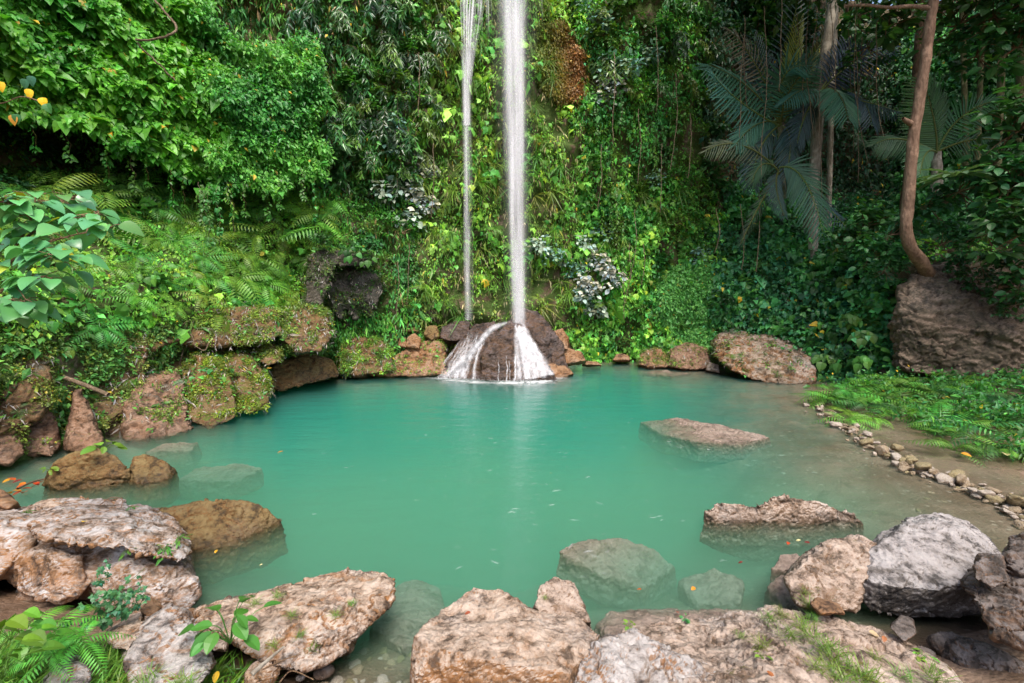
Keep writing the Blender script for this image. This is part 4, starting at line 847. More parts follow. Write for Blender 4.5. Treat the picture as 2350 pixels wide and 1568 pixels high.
M_LEAF = leaf_mat('leaf'); M_GLOSS = leaf_mat('glossy_leaf', .16, .3, .6); M_SILVER = leaf_mat('silver_leaf', .15, .6, .25, (1.1, 1.2, .9)); M_PALM = leaf_mat('palm_leaf', .12, .45, .3, (1, 1.2, .7))
M_BARK = bark_mat('brown_bark', (.135, .08, .052, 1), (.245, .155, .105, 1)); M_PALEBARK = bark_mat('pale_bark', (.20, .17, .13, 1), (.36, .32, .26, 1)); M_TWIG = bark_mat('twig_bark', (.12, .07, .04, 1), (.22, .14, .08, 1), 3)
M_LIANA = bark_mat('dry_liana', (.12, .085, .05, 1), (.22, .16, .11, 1), 3); M_CULM = bark_mat('bamboo_culm', (.12, .12, .05, 1), (.2, .19, .1, 1))

GRN = (.07, .20, .02); YGR = (.14, .26, .022); DGR = (.028, .095, .022); BGR = (.04, .14, .055); SIL = (.27, .36, .30); OLV = (.10, .12, .025)

def fern_arr(rng, nf=8, L=1.0, base=GRN, pairs=13, erect=.5):
    """clump of arching fronds, unit frond length L, growing from the origin towards +z/+out"""
    G = Geo()
    for k in range(nf):
        az = k / nf * 6.283 + rng.normal(0, .25); el = erect + rng.normal(0, .25); l = L * rng.uniform(.7, 1.1)
        h = np.array([math.cos(az), math.sin(az), 0]); t = np.linspace(0, 1, pairs + 2)
        P = h * (l * 1.15 * t * math.cos(el) + 0)[:, None] + np.array([0, 0, 1]) * (l * (t * math.sin(el) + .0 - .62 * t * t * rng.uniform(.7, 1.3)))[:, None]
        T = unit(np.gradient(P, axis=0)); s = np.cross(T, [0, 0, 1]); s = unit(s); n = np.cross(s, T)
        i = np.arange(2, pairs + 2); w = l * .23 * np.sin(np.pi * np.clip(t[i] * .92 + .10, 0, 1)) ** .8 + .01
        for sg in (-1, 1):
            d = s[i] * sg + T[i] * .45 - np.array([0, 0, .25]); c = tones(len(i), np.array(base) * rng.uniform(.8, 1.2), .12, .06, rng)
            G.add(*scatter(leaf_tpl([.35], [.095], .1, .2), P[i], d, n[i], w, c))
        V, F = tube(P, np.linspace(.010, .003, len(P)) * L, 3); G.add(V, F, np.array(base) * .8)
    return G

def spray_arr(rng, n=9, base=DGR, L=.55, tpl=LANCE):
    """drooping spray of lance leaves on an arching twig (bamboo-like)"""
    G = Geo()
    for q in range(3):
        az = rng.uniform(-1.3, 1.3); P = curve([(0, 0, 0), (math.sin(az) * .35, -.3, .08), (math.sin(az) * .7, -.45, -.35 - .2 * rng.random())], 8)
        V, F = tube(P, np.linspace(.012, .004, 8), 3); G.add(V, F, (.12, .09, .04))
        for k in range(2, 8):
            m = n // 2 + 2; pos = np.repeat(P[k][None], m, 0); a = rng.uniform(-1.2, 1.2, m); tip = np.stack([np.sin(a), -.45 + rng.normal(0, .3, m), -.9 + rng.normal(0, .3, m)], 1)
            nr = np.stack([rng.normal(0, .4, m), -.8 + 0 * a, .6 + rng.normal(0, .3, m)], 1)
            G.add(*scatter(tpl, pos, tip, nr, L * rng.uniform(.5, 1.0, m), tones(m, base, .25, .12, rng)))
    return G

def shrub_arr(rng, base=GRN, n=150, R=(.6, .5, .6), L=.16, tpl=OVAL, clusters=12, layered=.4):
    """crown of leaf rosettes on forked twigs, growing out of the origin towards -y (away from the wall) and up"""
    G = Geo(); S = Geo()
    for q in range(clusters):
        d = unit(np.array([rng.normal(0, .8), -abs(rng.normal(.6, .4)), rng.normal(.25, .7)])); r = rng.uniform(.45, 1) ; e = d * np.array(R) * r
        P = curve([(0, 0, 0), e * .5 + rng.normal(0, .05, 3), e], 6); V, F = tube(P, np.linspace(.014, .005, 6), 3); S.add(V, F, (.12, .09, .05))
        m = n // clusters; a = rng.uniform(0, 6.283, m); el = rng.normal(.1, .45, m)
        o = np.stack([np.cos(a) * np.cos(el), np.sin(a) * np.cos(el), np.sin(el)], 1); pos = e + o * L * rng.uniform(.1, .9, (m, 1)) * 1.2
        tip = o + np.array([0, -.25, -.25]); nr = np.array([0, -.35, 1.0]) + rng.normal(0, .35, (m, 3))
        G.add(*scatter(tpl, pos, tip, nr, L * rng.uniform(.6, 1.15, m), tones(m, np.array(base) * rng.uniform(.75, 1.25), .2, .1, rng)))
    return G, S

def vine_arr(rng, length=2.0, base=GRN, L=.12, tpl=HEART, dens=22):
    """hanging strand with leaves along it"""
    G = Geo(); n = 14; z = -np.linspace(0, length, n); P = np.stack([.06 * np.cumsum(rng.normal(0, .5, n)), -.05 + .04 * np.cumsum(rng.normal(0, .5, n)) * .5, z], 1); P[0] = 0
    V, F = tube(P, np.full(n, .006), 3); G.add(V, F, (.10, .08, .03))
    m = int(length * dens); i = rng.random(m) * (n - 1.001); k = i.astype(int); f = (i - k)[:, None]; pos = P[k] * (1 - f) + P[k + 1] * f
    a = rng.uniform(-1.7, 1.7, m); tip = np.stack([np.sin(a), -np.cos(a) * .6, -.8 + rng.normal(0, .3, m)], 1); nr = np.stack([rng.normal(0, .4, m), -.9 + 0 * a, .5 + rng.normal(0, .3, m)], 1)
    G.add(*scatter(tpl, pos + unit(tip) * .04, tip, nr, L * rng.uniform(.55, 1.15, m), tones(m, base, .22, .12, rng)))
    return G

def rosette_arr(rng, n=12, L=.4, base=GRN, tpl=FINE, stalk=.5, droop=.3):
    """leaves on stalks from one root (heart leaved herbs, seedlings)"""
    G = Geo()
    for k in range(n):
        az = rng.uniform(0, 6.283); el = rng.uniform(.35, 1.3); e = np.array([math.cos(az) * math.cos(el), math.sin(az) * math.cos(el), math.sin(el)]) * stalk * rng.uniform(.5, 1.1)
        P = curve([(0, 0, 0), e * .55 + (0, 0, .03), e], 5); V, F = tube(P, .006 * L / .3, 3); G.add(V, F, np.array(base) * .8)
        h = np.array([math.cos(az), math.sin(az), 0]); tip = h + np.array([0, 0, -droop + rng.normal(0, .2)])
        G.add(*scatter(tpl, e[None], tip[None], (np.array([0, 0, 1]) + .4 * h + rng.normal(0, .15, 3))[None], L * rng.uniform(.6, 1.1), tones(1, base, .15, .08, rng)))
    return G

def tuft_arr(rng, n=40, L=.25, base=YGR, spread=.12, hang=False):
    G = Geo(); a = rng.uniform(0, 6.283, n); r = spread * np.sqrt(rng.random(n)); pos = np.stack([np.cos(a) * r, np.sin(a) * r, 0 * a], 1)
    b = rng.uniform(0, 6.283, n); el = rng.uniform(.5, 1.4, n); tip = np.stack([np.cos(b) * np.cos(el), np.sin(b) * np.cos(el), np.sin(el)], 1)
    if hang: tip = np.stack([rng.normal(0, .35, n), -np.abs(rng.normal(.5, .3, n)), rng.normal(.1, .5, n)], 1)
    G.add(*scatter(leaf_tpl([.3, .65], [.022, .018], .2, 1.1 if hang else .55), pos, tip, np.stack([-np.cos(b) * .5, -np.sin(b) * .5, 1 + 0 * b], 1), L * rng.uniform(.5, 1.2, n), tones(n, base, .22, .1, rng)))
    return G

def frond(p0, p1, p2, Lf, n=25, face=(0, -1, .3), base=DGR, droop=.5, fwd=.7, width=.03, rng=RNG, start=.12, shape=.6, fold=.0):
    """one feather palm frond along a bent midrib; leaflets on both sides hang by droop"""
    G = Geo(); p0, p1, p2 = (np.asarray(q, float) for q in (p0, p1, p2)); t = np.linspace(0, 1, n + 2)[:, None]
    P = (1 - t) ** 2 * p0 + 2 * t * (1 - t) * p1 + t * t * p2; T = unit(np.gradient(P, axis=0)); f = np.asarray(face, float)
    S = unit(np.cross(T, f)); N = np.cross(S, T); V, F = tube(P, np.linspace(.03, .006, n + 2), 4); G.add(V, F, np.array((.10, .12, .03)))
    i = np.arange(int(n * start), n + 2); tt = t[i, 0]; l = Lf * (np.sin(np.pi * np.clip(.12 + .80 * tt, 0, 1)) ** shape) * rng.uniform(.9, 1.08, len(i))
    for sg in (-1, 1):
        d = S[i] * sg + T[i] * (fwd + .8 * tt[:, None] ** 2) + np.array([0, 0, -droop]) * rng.uniform(.7, 1.3, (len(i), 1)) + N[i] * fold
        G.add(*scatter(leaf_tpl([.1, .55, .85], [width, width * 1.25, width * .7], .35, .22), P[i], d, N[i] + rng.normal(0, .08, (len(i), 3)), l, tones(len(i), base, .12, .05, rng)))
    return G
# ------------------------------------------------------------------ growth on the cliff: uncountable leaf cover
re_ = np.random.default_rng(77)
def inpoly(px, py, poly):
    poly = np.asarray(poly, float); ins = np.zeros(np.shape(px), bool); n = len(poly)
    for i in range(n):
        a, b = poly[i], poly[(i + 1) % n]; c = (a[1] > py) != (b[1] > py)
        ins ^= c & (px < (b[0] - a[0]) * (py - a[1]) / (b[1] - a[1] + 1e-12) + a[0])
    return ins
def cliff_samples(n, u0=-1.75, u1=1.75, z0=.05, z1=15.5, rng=re_):
    u = rng.uniform(u0, u1, n); z = rng.uniform(z0, z1, n); Y = cliff_Y(u, z); keep = rng.random(n) < np.clip(Y / 19, 0, 1); u, z = u[keep], z[keep]
    return u, z, cliff_P(u, z), cliff_N(u, z)
LIFT = 1.9
class Cover:
    def __init__(s): s.P = []; s.n = 0
    def add(s, V, F, C): s.P.append((V, F + s.n, C)); s.n += len(V)
    def obj(s, name, mat, label, cat, kind='stuff', group=None):
        V = np.concatenate([p[0] for p in s.P]); F = np.concatenate([p[1] for p in s.P]); C = np.concatenate([p[2] for p in s.P])
        return tag(mobj(name, mesh_np(name, V, F, mat, C)), label, cat, group, kind)

def put(cov, tpl, P, N, nl, size, base, out=.2, spread=.12, var=.3, hue=.15, down=.8, up=.5, bias=(0, 0, 0), rng=re_):
    """nl leaves around every point P"""
    P = np.repeat(P, nl, 0); N = np.repeat(N, nl, 0); m = len(P)
    pos = P + N * rng.uniform(0.0, out, (m, 1)) + rng.normal(0, spread, (m, 3))
    tip = N * rng.uniform(.1, .7, (m, 1)) + np.array([0, 0, -down]) + rng.normal(0, .42, (m, 3)) + np.array(bias)
    nr = N * .8 + np.array([0, 0, up]) + rng.normal(0, .35, (m, 3))
    b = np.asarray(base, float); b = np.repeat(b, nl, 0) if b.ndim == 2 else np.tile(b, (m, 1))
    b = np.where((rng.random(m) < .012)[:, None], np.array((.26, .17, .02)), b)
    cov.add(*scatter(tpl, pos, tip, nr, size * np.exp(rng.normal(0, .36, m)), tones(m, b * LIFT, var, hue, rng)))

CENTRE = [(960, -300), (1340, -300), (1360, 300), (1340, 790), (960, 790), (940, 500)]
RUST = [(1225, 60), (1290, 50), (1335, 130), (1335, 230), (1280, 235), (1240, 200), (1215, 130)]
CARPET = [(1505, 640), (1560, 610), (1635, 610), (1650, 690), (1640, 800), (1560, 795), (1510, 740)]
FERNS = [(-80, 470), (330, 430), (620, 430), (770, 480), (780, 560), (700, 620), (700, 720), (330, 740), (-80, 760)]
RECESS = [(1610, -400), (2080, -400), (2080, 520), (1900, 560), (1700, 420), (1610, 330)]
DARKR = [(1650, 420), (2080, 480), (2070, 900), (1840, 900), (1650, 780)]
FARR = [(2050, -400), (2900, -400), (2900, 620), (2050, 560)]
EARTH = [(1585, 320), (1650, 320), (1660, 400), (1600, 400)]
CAVE = [(690, 600), (750, 580), (900, 600), (890, 715), (700, 715)]

u, z, P, N = cliff_samples(105000); px, py = proj(P)
vis = (px > -350) & (px < 2700) & (py > -420) & (py < 900)
u, z, P, N, px, py = u[vis], z[vis], P[vis], N[vis], px[vis], py[vis]
gap = fbm(P * (.9, .9, .6) + 40, 3); patch = fbm(P * .55 + 11, 3); tone = fbm(P * .8 + 70, 2)
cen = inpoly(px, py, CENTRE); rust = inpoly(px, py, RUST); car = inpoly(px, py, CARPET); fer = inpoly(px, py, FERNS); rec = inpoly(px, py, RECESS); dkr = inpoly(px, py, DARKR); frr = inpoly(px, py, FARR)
bare = ((px < 775) & (py > 748)) | inpoly(px, py, EARTH) | inpoly(px, py, CAVE) | ((px > 2040) & (py > 600))
def colours(mask, a, b):
    f = sstep(-.35, .35, tone[mask])[:, None]; return np.asarray(a) * (1 - f) + np.asarray(b) * f
W = Cover()
# centre wall: small mixed herbs, open brown gaps, yellow green in the wet zone
m = cen & ~rust & (gap > -.12) & (re_.random(len(px)) < .8); put(W, OVAL, P[m & (patch > 0)], N[m & (patch > 0)], 4, .085, colours(m & (patch > 0), (.075, .16, .02), (.13, .20, .03)), .18, .07)
k = m & (patch <= 0); put(W, TINY, P[k], N[k], 6, .075, colours(k, (.09, .13, .025), (.12, .19, .02)), .16, .06)
k = m & (re_.random(len(px)) < .3); put(W, LANCE, P[k], N[k], 3, .20, colours(k, (.11, .14, .035), (.10, .19, .03)), .15, .08, down=1.2)
k = cen & ~rust & (gap > .12) & (re_.random(len(px)) < .22); put(W, LOBED, P[k], N[k], 2, .2, colours(k, (.07, .17, .025), (.15, .24, .03)), .3, .12)
k = cen & (re_.random(len(px)) < .10); put(W, LANCE, P[k], N[k], 4, .16, (.22, .17, .10), .10, .06, down=1.6, hue=.05)     # dry brown hangers
# right of the falls: creepers and broad leaves
rt = (px >= 1330) & ~car & ~rec & ~dkr & ~frr & ~bare & ~rust
k = rt & (gap > -.16); put(W, OVAL, P[k], N[k], 5, .115, colours(k, (.035, .115, .02), (.085, .19, .025)), .3, .12)
k = rt & (gap > .05) & (py > 420); put(W, LOBED, P[k], N[k], 2, .17, colours(k, (.06, .14, .02), (.13, .22, .03)), .3, .12)
# left cliff behind the bamboo sprays
lf_ = (px < 980) & ~cen & ~fer & ~bare
k = lf_ & (gap > -.12); put(W, OVAL, P[k], N[k], 4, .10, colours(k, (.03, .09, .018), (.06, .15, .02)), .25, .12)
k = lf_ & (px > 420) & (re_.random(len(px)) < .4); put(W, LANCE, P[k], N[k], 4, .24, colours(k, (.03, .10, .022), (.07, .15, .025)), .25, .1, down=1.0)
k = lf_ & (px > 480) & (re_.random(len(px)) < .12); put(W, LANCE, P[k], N[k], 3, .20, (.20, .12, .07), .1, .06, down=1.5, hue=.06)
# fern slope undergrowth
k = fer & ~bare; put(W, TINY, P[k], N[k], 7, .085, colours(k, (.08, .17, .025), (.13, .22, .03)), .16, .1)
k = fer & ~bare & (gap > .1); put(W, LOBED, P[k], N[k], 1, .15, colours(k, (.055, .14, .02), (.12, .22, .025)), .3, .12)
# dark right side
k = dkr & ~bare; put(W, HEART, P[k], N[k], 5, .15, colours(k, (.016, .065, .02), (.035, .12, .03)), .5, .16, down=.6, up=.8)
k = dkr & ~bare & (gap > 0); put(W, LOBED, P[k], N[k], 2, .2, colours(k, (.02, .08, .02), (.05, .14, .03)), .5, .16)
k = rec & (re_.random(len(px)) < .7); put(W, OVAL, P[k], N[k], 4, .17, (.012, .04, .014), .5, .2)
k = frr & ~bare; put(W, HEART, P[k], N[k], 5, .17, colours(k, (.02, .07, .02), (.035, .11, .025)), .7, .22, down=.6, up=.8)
W.obj('wall_foliage', M_LEAF, 'mixed small leaves and herbs covering the cliff all round the pool', 'foliage')
# the leafy carpet, rusty moss
Cc = Cover(); u2, z2, P2, N2 = cliff_samples(60000, .28, .5, .1, 5.2); a, b = proj(P2); k = inpoly(a, b, CARPET); put(Cc, OVAL, P2[k], N2[k], 2, .105, (.07, .21, .05), .22, .05, .16, .08, .5, .5)
Cc.obj('leaf_carpet', M_LEAF, 'even bright green carpet of small leaves at the far shore right of the cascade', 'ground cover')
Rm = Cover(); u2, z2, P2, N2 = cliff_samples(40000, .02, .19, 8.0, 12.5); a, b = proj(P2); k = inpoly(a, b, RUST); f = sstep(1215, 1330, a[k])[:, None]
put(Rm, TINY, P2[k], N2[k], 4, .06, np.array((.09, .13, .025)) * (1 - f) + np.array((.15, .075, .025)) * f, .16, .05, .3, .12, .9)
Rm.obj('rusty_moss', M_LEAF, 'rust brown and yellow moss patch beside the top of the main fall', 'moss')

# hanging creeper canopy on the upper left: a bulging roof of heart leaves over a dark hollow
CAN = [(-420, -420), (440, -420), (470, 0), (498, 88), (560, 120), (640, 95), (735, 105), (745, 200), (715, 300), (760, 360), (748, 420), (690, 400), (640, 440), (560, 430), (480, 452), (470, 400), (400, 405), (340, 362), (250, 345), (228, 300), (150, 275), (60, 262), (-420, 270)]
n = 200000; a = re_.uniform(-420, 770, n); b = re_.uniform(-420, 460, n); w_ = np.stack([a / 60, b / 60, 0 * a], 1); k = inpoly(a + 34 * fbm(w_, 3), b + 26 * fbm(w_ + 30, 3), CAN); a, b = a[k], b[k]
def canopy_Y(a, b): return 9.7 + 3.8 * np.clip(a + 100, 0, None) / 850 - .75 * (430 - np.clip(b, -400, 430)) / 430 * -1.0
Q0 = np.stack([a / 90, b / 70, 0 * a], 1); lump = .85 * fbm(np.stack([(a * .8 + b * .6) / 230, (b * .8 - a * .6) / 75, 0 * a], 1), 2) + .4 * fbm(Q0 * 2.6 + 7, 2)
Yc = canopy_Y(a, b) - lump * .7 + re_.exponential(.16, len(a))
keep = (lump > -.75) & (re_.random(len(a)) < np.clip((Yc / 12) ** 2, .5, 1)); a, b, Yc = a[keep], b[keep], Yc[keep]
d = np.stack([(a - CX) / FPX, CP + (CY - b) / FPX * SP, -SP + (CY - b) / FPX * CP], 1); Pc = EYE + d * (Yc / d[:, 1])[:, None]
Nc = unit(np.array([.45, -.75, .5]) + .5 * np.stack([fbm(Pc * .7 + 5, 2), 0 * a, fbm(Pc * .7 + 25, 2)], 1))
Cn = Cover(); f = sstep(-.4, .4, fbm(Pc * .6 + 90, 2))[:, None]; right = a > 480 + 90 * fbm(Pc * .8, 2)
cb = np.array((.026, .115, .012)) * (1 - f) + np.array((.06, .175, .016)) * f
put(Cn, HEART, Pc[~right], Nc[~right], 1, .135, cb[~right], .10, .05, .2, .1, .75, .6, (.35, 0, 0))
put(Cn, OVAL, Pc[right], Nc[right], 2, .105, cb[right] * (1.0, 1.0, 1.6), .15, .08, .22, .1, .6, .6, (.2, 0, 0))
Cn.obj('creeper_canopy', M_LEAF, 'dense curtain of bright heart leaved creeper bulging over the upper left cliff', 'creeper')
# ------------------------------------------------------------------ countable plants
PLANTS = []      # (object, adjective, noun, category, group, world point)
SPOTS = [((200, 200), 'in the creeper curtain at upper left'), ((620, 60), 'at the top of the left cliff'), ((860, 80), 'high on the cliff left of the thin fall'),
    ((850, 250), 'on the cliff halfway up left of the thin fall'), ((940, 420), 'around the silver leaved shrub by the thin fall'), ((800, 540), 'over the grey drip rock'), ((450, 500), 'on the slope under the dark hollow'),
    ((150, 560), 'behind the large leaved branch at left'), ((300, 660), 'on the left slope over the moss grown block'), ((480, 620), 'in the middle of the left fern slope'), ((640, 600), 'on the fern slope beside the grey drip rock'), ((600, 720), 'on the long overhanging ledge'),
    ((220, 800), 'on the moss grown block at left'), ((60, 850), 'on the moss draped wall at the left edge'), ((480, 900), 'on the paired waterline boulders'), ((330, 950), 'on the pink flowstone apron'), ((710, 760), 'on the hanging lump of the left ledge'),
    ((850, 790), 'on the mossy boulder left of the orange slope'), ((980, 700), 'above the stones left of the cascade'), ((1000, 520), 'left of the foot of the thin fall'), ((1120, 300), 'between the two falls, high up'), ((1120, 600), 'between the two falls, low down'),
    ((1270, 320), 'right of the main fall under the rusty moss'), ((1280, 560), 'right of the foot of the main fall'), ((1420, 120), 'at the top of the cliff right of the falls'), ((1420, 330), 'halfway up the cliff right of the falls'), ((1400, 560), 'above the tan boulders of the far shore'), ((1380, 740), 'at the waterline right of the cascade'),
    ((1560, 150), 'at the top of the cliff next to the palms'), ((1570, 430), 'on the cliff left of the palms'), ((1570, 700), 'at the even leafy carpet'), ((1720, 560), 'below the palms'), ((1740, 730), 'above the flat topped bank boulder'), ((1900, 620), 'in the shade below the hanging palm frond'), ((1960, 760), 'left of the bare rock face'),
    ((2010, 920), 'on the bank below the bare rock face'), ((2250, 960), 'on the bank at the right edge'), ((2220, 400), 'on the ledge right of the leaning tree'), ((1980, 420), 'left of the leaning tree'), ((2230, 120), 'high at the top right'), ((1900, 60), 'among the palms at the top'),
    ((100, 1480), 'in the grass at the bottom left'), ((400, 1520), 'by the pointed grey boulder'), ((300, 1300), 'on the big layered boulder'), ((700, 1420), 'on the slanting pink boulder'), ((1850, 1480), 'on the worn rock slab'), ((180, 1090), 'on the mossy hump of the left inlet')]
def where(p):
    a, b = proj(p); return min(SPOTS, key=lambda s: (s[0][0] - a) ** 2 + ((s[0][1] - b) * 1.2) ** 2)[1]
def plant(o, adj, noun, cat, group): PLANTS.append((o, adj, noun, cat, group, tuple(o.location)))
def finish_labels():
    by = {}
    for t in PLANTS:
        lb = f'{t[1]} {t[2]} {where(np.array(t[5]))}'; by.setdefault(lb, []).append(t)
    for lb, ts in by.items():
        ts.sort(key=lambda t: proj(np.array(t[5]))[0]); n = len(ts)
        for k, t in enumerate(ts):
            s = lb
            if 1 < n <= 6 and len(lb.split()) <= (14 if n == 2 else 13): s = f'{lb}, ' + ('left one' if n == 2 and k == 0 else 'right one' if n == 2 else 'leftmost' if k == 0 else 'rightmost' if k == n - 1 else ('second', 'third', 'fourth', 'fifth')[k - 1] + ' from left')
            tag(t[0], s, t[3], t[4])
ri = np.random.default_rng(404)
def facing(n): return math.atan2(n[0], -n[1])
def inst(name, me, p, rz=0, tilt=0, s=1.0, roll=0.0, parent=None):
    o = mobj(name, me, parent); o.location = p; o.rotation_euler = (tilt, roll, rz); o.scale = (s, s, s); return o
def cpick(poly, n, u0, u1, z0, z1, sep=0):
    """n points on the cliff inside a picture polygon"""
    out = []
    while len(out) < n:
        u = ri.uniform(u0, u1, 600); z = ri.uniform(z0, z1, 600); P = cliff_P(u, z); a, b = proj(P); k = np.where(inpoly(a, b, poly))[0]
        if len(k) == 0: continue
        N = cliff_N(u, z)
        for i in k:
            if all((P[i] - q[0]) @ (P[i] - q[0]) > sep * sep for q in out): out.append((P[i], N[i]))
            if len(out) >= n: break
        sep *= .9
    return out
ADJ = {0: 'small', 1: 'medium', 2: 'large'}
def sadj(s, lo, hi): return ADJ[0 if s < lo else 2 if s > hi else 1]

# --- ferns
FERNM = [fern_arr(np.random.default_rng(k), 8, 1.0, b, 13, e).mesh('fern', M_LEAF) for k, (b, e) in enumerate([((.10, .26, .03), .5), ((.14, .31, .035), .35), ((.075, .22, .035), .6), ((.19, .31, .04), .4), ((.035, .12, .03), .5)])]
FTONE = ['green', 'bright green', 'deep green', 'yellow green', 'dark green']
for P_, N_ in cpick(FERNS, 105, -1.35, -.3, .8, 6, .45):
    v = int(ri.integers(4)); s = ri.uniform(.7, 1.3) * (.62 if P_[1] < 10.5 else 1.0); plant(inst('fern', FERNM[v], P_ + N_ * .3, facing(N_) + ri.normal(0, .4), ri.uniform(.5, 1.0), s), sadj(s, .85, 1.1) + ' ' + FTONE[v], 'fern', 'fern', 'ferns on the left slope')
for poly, n, rng_, s0, s1, vs in [(CENTRE, 34, (-.22, .17, .5, 9), .3, .6, (0, 1, 3)), ([(1340, 350), (1640, 420), (1640, 620), (1500, 640), (1500, 800), (1340, 790)], 26, (.13, .5, .3, 7), .4, .75, (0, 2, 3)), (DARKR, 30, (.4, .85, .3, 6), .5, .95, (2, 4, 4))]:
    for P_, N_ in cpick(poly, n, *rng_, .5):
        v = int(ri.choice(vs)); s = ri.uniform(s0, s1); plant(inst('fern', FERNM[v], P_ + N_ * .12, facing(N_) + ri.normal(0, .4), ri.uniform(.5, 1.2), s), sadj(s, .45, .7) + ' ' + FTONE[v], 'fern', 'fern', 'ferns on the far cliff')
for k in range(64):      # right bank
    a, b = (ri.uniform(1900, 2160), ri.uniform(895, 945)) if k < 34 else (ri.uniform(2130, 2420), ri.uniform(900, 1010)); p = onz(a, b, .25); p[2] = gz(p[0], p[1]) + .03
    v = int(ri.choice((0, 1, 2, 2, 4))); s = ri.uniform(.5, .95); plant(inst('fern', FERNM[v], p + (0, 0, .06), ri.uniform(0, 6.28), ri.uniform(0, .35), s), sadj(s, .55, .72) + ' ' + FTONE[v], 'fern', 'fern', 'ferns on the right bank')
SMALLF = [fern_arr(np.random.default_rng(20 + k), 6, .5, b, 9, .5).mesh('fern', M_LEAF) for k, b in enumerate([(.075, .17, .02), (.17, .16, .13), (.05, .13, .03)])]
for key, n in (('bank0', 10), ('bank3', 12), ('bank5', 7), ('bank6', 5), ('bank7', 16), ('bank8', 10), ('bank4', 4), ('far5', 6), ('bank', 12), ('cave', 5)):
    Pq, Nq = surf_points(key, n, .15, .05, ri)
    for q, m_ in zip(Pq, Nq):
        v = int(ri.choice((0, 0, 1, 2))); s = ri.uniform(.35, .8); plant(inst('fern', SMALLF[v], q, facing(m_) + ri.normal(0, .5), ri.uniform(.3, 1.0), s), ('little', 'grey withered', 'little dark green')[v] , 'fern', 'fern', 'small ferns on the mossy rocks')

HT = [tuft_arr(np.random.default_rng(170 + k), 46, .75, c, .08, True).mesh('grass_tuft', M_LEAF) for k, c in enumerate([(.13, .24, .03), (.09, .2, .03), (.19, .25, .05)])]
for P_, N_ in cpick(CENTRE, 64, -.22, .17, .6, 12.5, .4) + cpick([(1330, 400), (1560, 400), (1480, 700), (1330, 760)], 14, .13, .4, .8, 7, .4):
    v = int(ri.integers(3)); s = ri.uniform(.5, 1.05); plant(inst('grass_tuft', HT[v], P_ + N_ * .12, facing(N_), 0, s), sadj(s, .65, .9) + (' green', ' deep green', ' yellowish')[v], 'hanging grass tuft', 'grass tuft', 'hanging grass tufts on the wet cliff')

# --- drooping bamboo-like sprays on the left cliff and above
SPR = [spray_arr(np.random.default_rng(40 + k), 10, b, .34).mesh('bamboo_spray', M_GLOSS) for k, b in enumerate([(.03, .10, .025), (.05, .14, .03), (.09, .17, .03), (.022, .075, .02)])]
STONE_ = ['dark green', 'green', 'light green', 'very dark green']
for poly, n, rg, tilt in [([(480, -150), (1010, -150), (980, 200), (960, 420), (760, 430), (740, 100)], 120, (-.75, -.12, 4, 13.5), 0), ([(1340, -100), (1620, -100), (1620, 300), (1340, 300)], 16, (.14, .5, 7, 13.5), 0), (RECESS, 14, (.42, .85, 5, 13), 0)]:
    for P_, N_ in cpick(poly, n, *rg, .4):
        v = int(ri.choice((0, 1, 2, 3))); s = ri.uniform(.7, 1.25); plant(inst('bamboo_spray', SPR[v], P_ + N_ * .15, facing(N_) + ri.normal(0, .4), ri.normal(0, .2), s), sadj(s, .85, 1.1) + ' ' + STONE_[v], 'bamboo spray', 'bamboo', 'bamboo sprays hanging on the cliff')

# --- shrubs with twigs
def shrub_meshes(name, seed, mat, **kw):
    G, S = shrub_arr(np.random.default_rng(seed), **kw); return G.mesh('foliage', mat), S.mesh('twigs', M_TWIG)
def shrub(name, ms, p, rz, s, tilt=0.0):
    e = empty(name, p, rz); e.scale = (s, s, s); e.rotation_euler = (tilt, 0, rz); mobj('foliage', ms[0], e); mobj('twigs', ms[1], e); return e
SILV = [shrub_meshes('s', 60 + k, M_SILVER, base=b, n=130, R=(.55, .5, .6), L=.25, tpl=FINEOVAL, clusters=13) for k, b in enumerate([SIL, (.36, .38, .34), (.16, .29, .21)])]
for a, b, s, v in [(905, 330, .8, 2), (925, 360, .9, 0), (945, 400, 1.0, 1), (880, 455, 1.0, 0), (925, 450, 1.0, 0), (965, 470, .9, 1), (945, 520, .9, 0), (980, 395, .6, 1), (905, 300, .7, 2), (1235, 575, .8, 0), (1265, 590, .6, 2), (1340, 570, .9, 0), (1365, 600, .9, 1), (1400, 640, .8, 1), (1375, 545, .7, 2), (1340, 690, .8, 0), (1370, 720, .7, 0), (1385, 160, .8, 2), (1400, 205, .8, 1), (1385, 245, .7, 0), (1430, 170, .9, 2), (1480, 140, .8, 2), (1330, 30, .7, 2), (1370, 60, .7, 2), (1500, 420, .6, 2), (1290, 610, .5, 0), (1600, 590, .6, 2), (1350, 660, .7, 1), (1320, 620, .6, 2)]:
    u_ = (a - CX) / FPX; Y_ = float(cliff_Y(np.array([u_]), np.array([5.0]))[0]); q = at(a, b, Y_); Y_ = float(cliff_Y(np.array([q[0] / q[1]]), np.array([q[2]]))[0]); q = at(a, b, Y_ - .2)
    plant(shrub('silver_shrub', SILV[v], q, ri.normal(0, .4), s * 1.05), ('silver leaved', 'whitish leaved', 'blue green leaved')[v], 'shrub', 'shrub', 'silver leaved shrubs on the cliff')
GSH = [shrub_meshes('g', 80 + k, M_LEAF, base=b, n=210, R=(.8, .6, .6), L=l, tpl=tp, clusters=16) for k, (b, l, tp) in enumerate([((.05, .15, .018), .15, OVAL), ((.09, .2, .022), .13, OVAL), ((.04, .13, .03), .2, FINEOVAL), ((.07, .18, .03), .18, LOBED), ((.022, .08, .02), .18, HEART)])]
GT = ['green small leaved', 'bright green small leaved', 'blue green broad leaved', 'lobed leaved', 'dark heart leaved']
